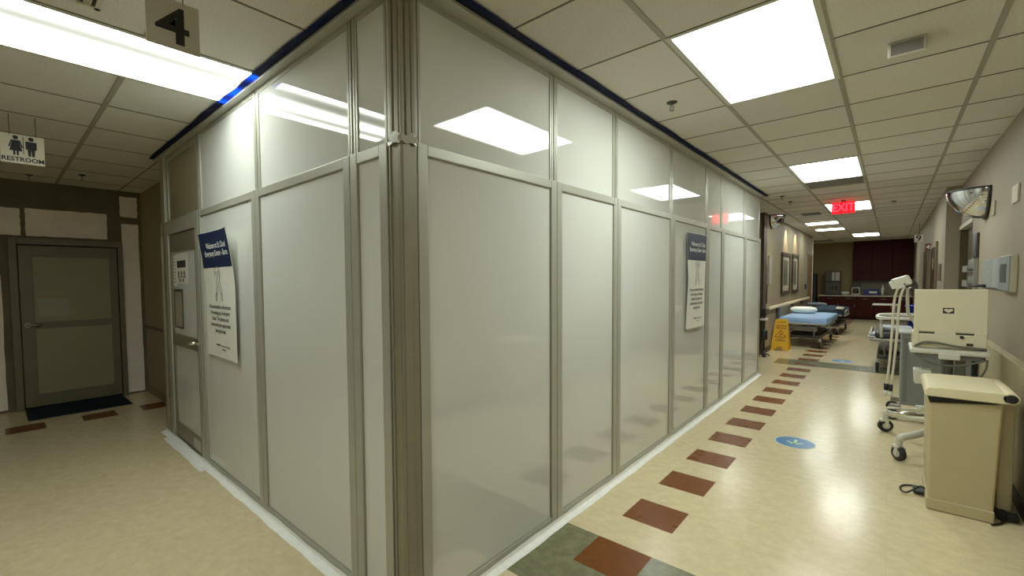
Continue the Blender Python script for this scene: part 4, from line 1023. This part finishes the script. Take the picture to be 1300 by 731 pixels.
MB().box(.77, 1.17, 19.72, 20.0, .84, 1.03, .01).build('body', mat('navy box', (30, 34, 110), .4), t)
MB().box(.76, 1.18, 19.71, 20.01, 1.03, 1.06, .008).build('lid', mat('navy box', (30, 34, 110)), t)
MB().box(.92, 1.12, 19.715, 19.72, .92, .98).build('label_card', M_white, t)
tag(MB().lathe([(.0, 0), (.036, 0), (.038, .22), (.03, .27), (.015, .30), (.015, .36), (.0, .36)], (1.26, 19.8, .84), 16).build('bottle', M_white), 'white pump bottle right of the blue box on the far worktop', 'bottle')
tag(MB().lathe([(.0, .0), (.07, .0), (.12, .07), (.125, .12), (.115, .12), (.065, .02), (0, .02)], (.28, 19.8, .84), 20).build('bowl', M_white), 'white bowl between the dispenser and coffee maker on the far worktop', 'bowl')
t = thing('upright_locker', 'tall dark locker half hidden beyond the corridor wall corner', 'locker', (-.72, 19.9, 0))
MB().box(-.90, -.54, 19.7, 20.25, 0, 1.62, .008).build('body', mat('dark locker', (26, 24, 22), .5), t)
MB().box(-.885, -.555, 19.69, 19.70, .05, 1.58).build('door', mat('dark locker', (26, 24, 22)), t)

# ------------------------------------------------------------------ world, camera, colour
wd = bpy.data.worlds.new('World'); SC.world = wd; wd.use_nodes = True
wd.node_tree.nodes['Background'].inputs['Color'].default_value = (1, .97, .9, 1); wd.node_tree.nodes['Background'].inputs['Strength'].default_value = .05
cd = bpy.data.cameras.new('Camera'); cam = bpy.data.objects.new('Camera', cd); COL.objects.link(cam); SC.camera = cam
W_, H_, FPX, CX, CY = 1300, 731, 568.6, 590.4, 380.8
cd.sensor_fit = 'HORIZONTAL'; cd.sensor_width = 36; cd.lens = FPX/W_*36
cd.shift_x = (W_/2-CX)/W_; cd.shift_y = (CY-H_/2)/W_
cd.clip_start = .02
yaw, pit, rol = [math.radians(a) for a in (43.55, -2.53, -.57)]
fw = Vector((-math.sin(yaw)*math.cos(pit), math.cos(yaw)*math.cos(pit), math.sin(pit))); r0 = Vector((math.cos(yaw), math.sin(yaw), 0)); u0 = r0.cross(fw)
r_ = r0*math.cos(rol)+u0*math.sin(rol); u_ = -r0*math.sin(rol)+u0*math.cos(rol)
cam.matrix_world = Matrix(((r_.x, u_.x, -fw.x, CAM.x), (r_.y, u_.y, -fw.y, CAM.y), (r_.z, u_.z, -fw.z, CAM.z), (0, 0, 0, 1)))
SC.view_settings.view_transform = 'Standard'; SC.view_settings.look = 'None'; SC.view_settings.exposure = 1.3; SC.view_settings.gamma = 1.1
SC.cycles.use_denoising = True
SC.cycles.max_bounces = 10; SC.cycles.diffuse_bounces = 5; SC.cycles.sample_clamp_indirect = 6
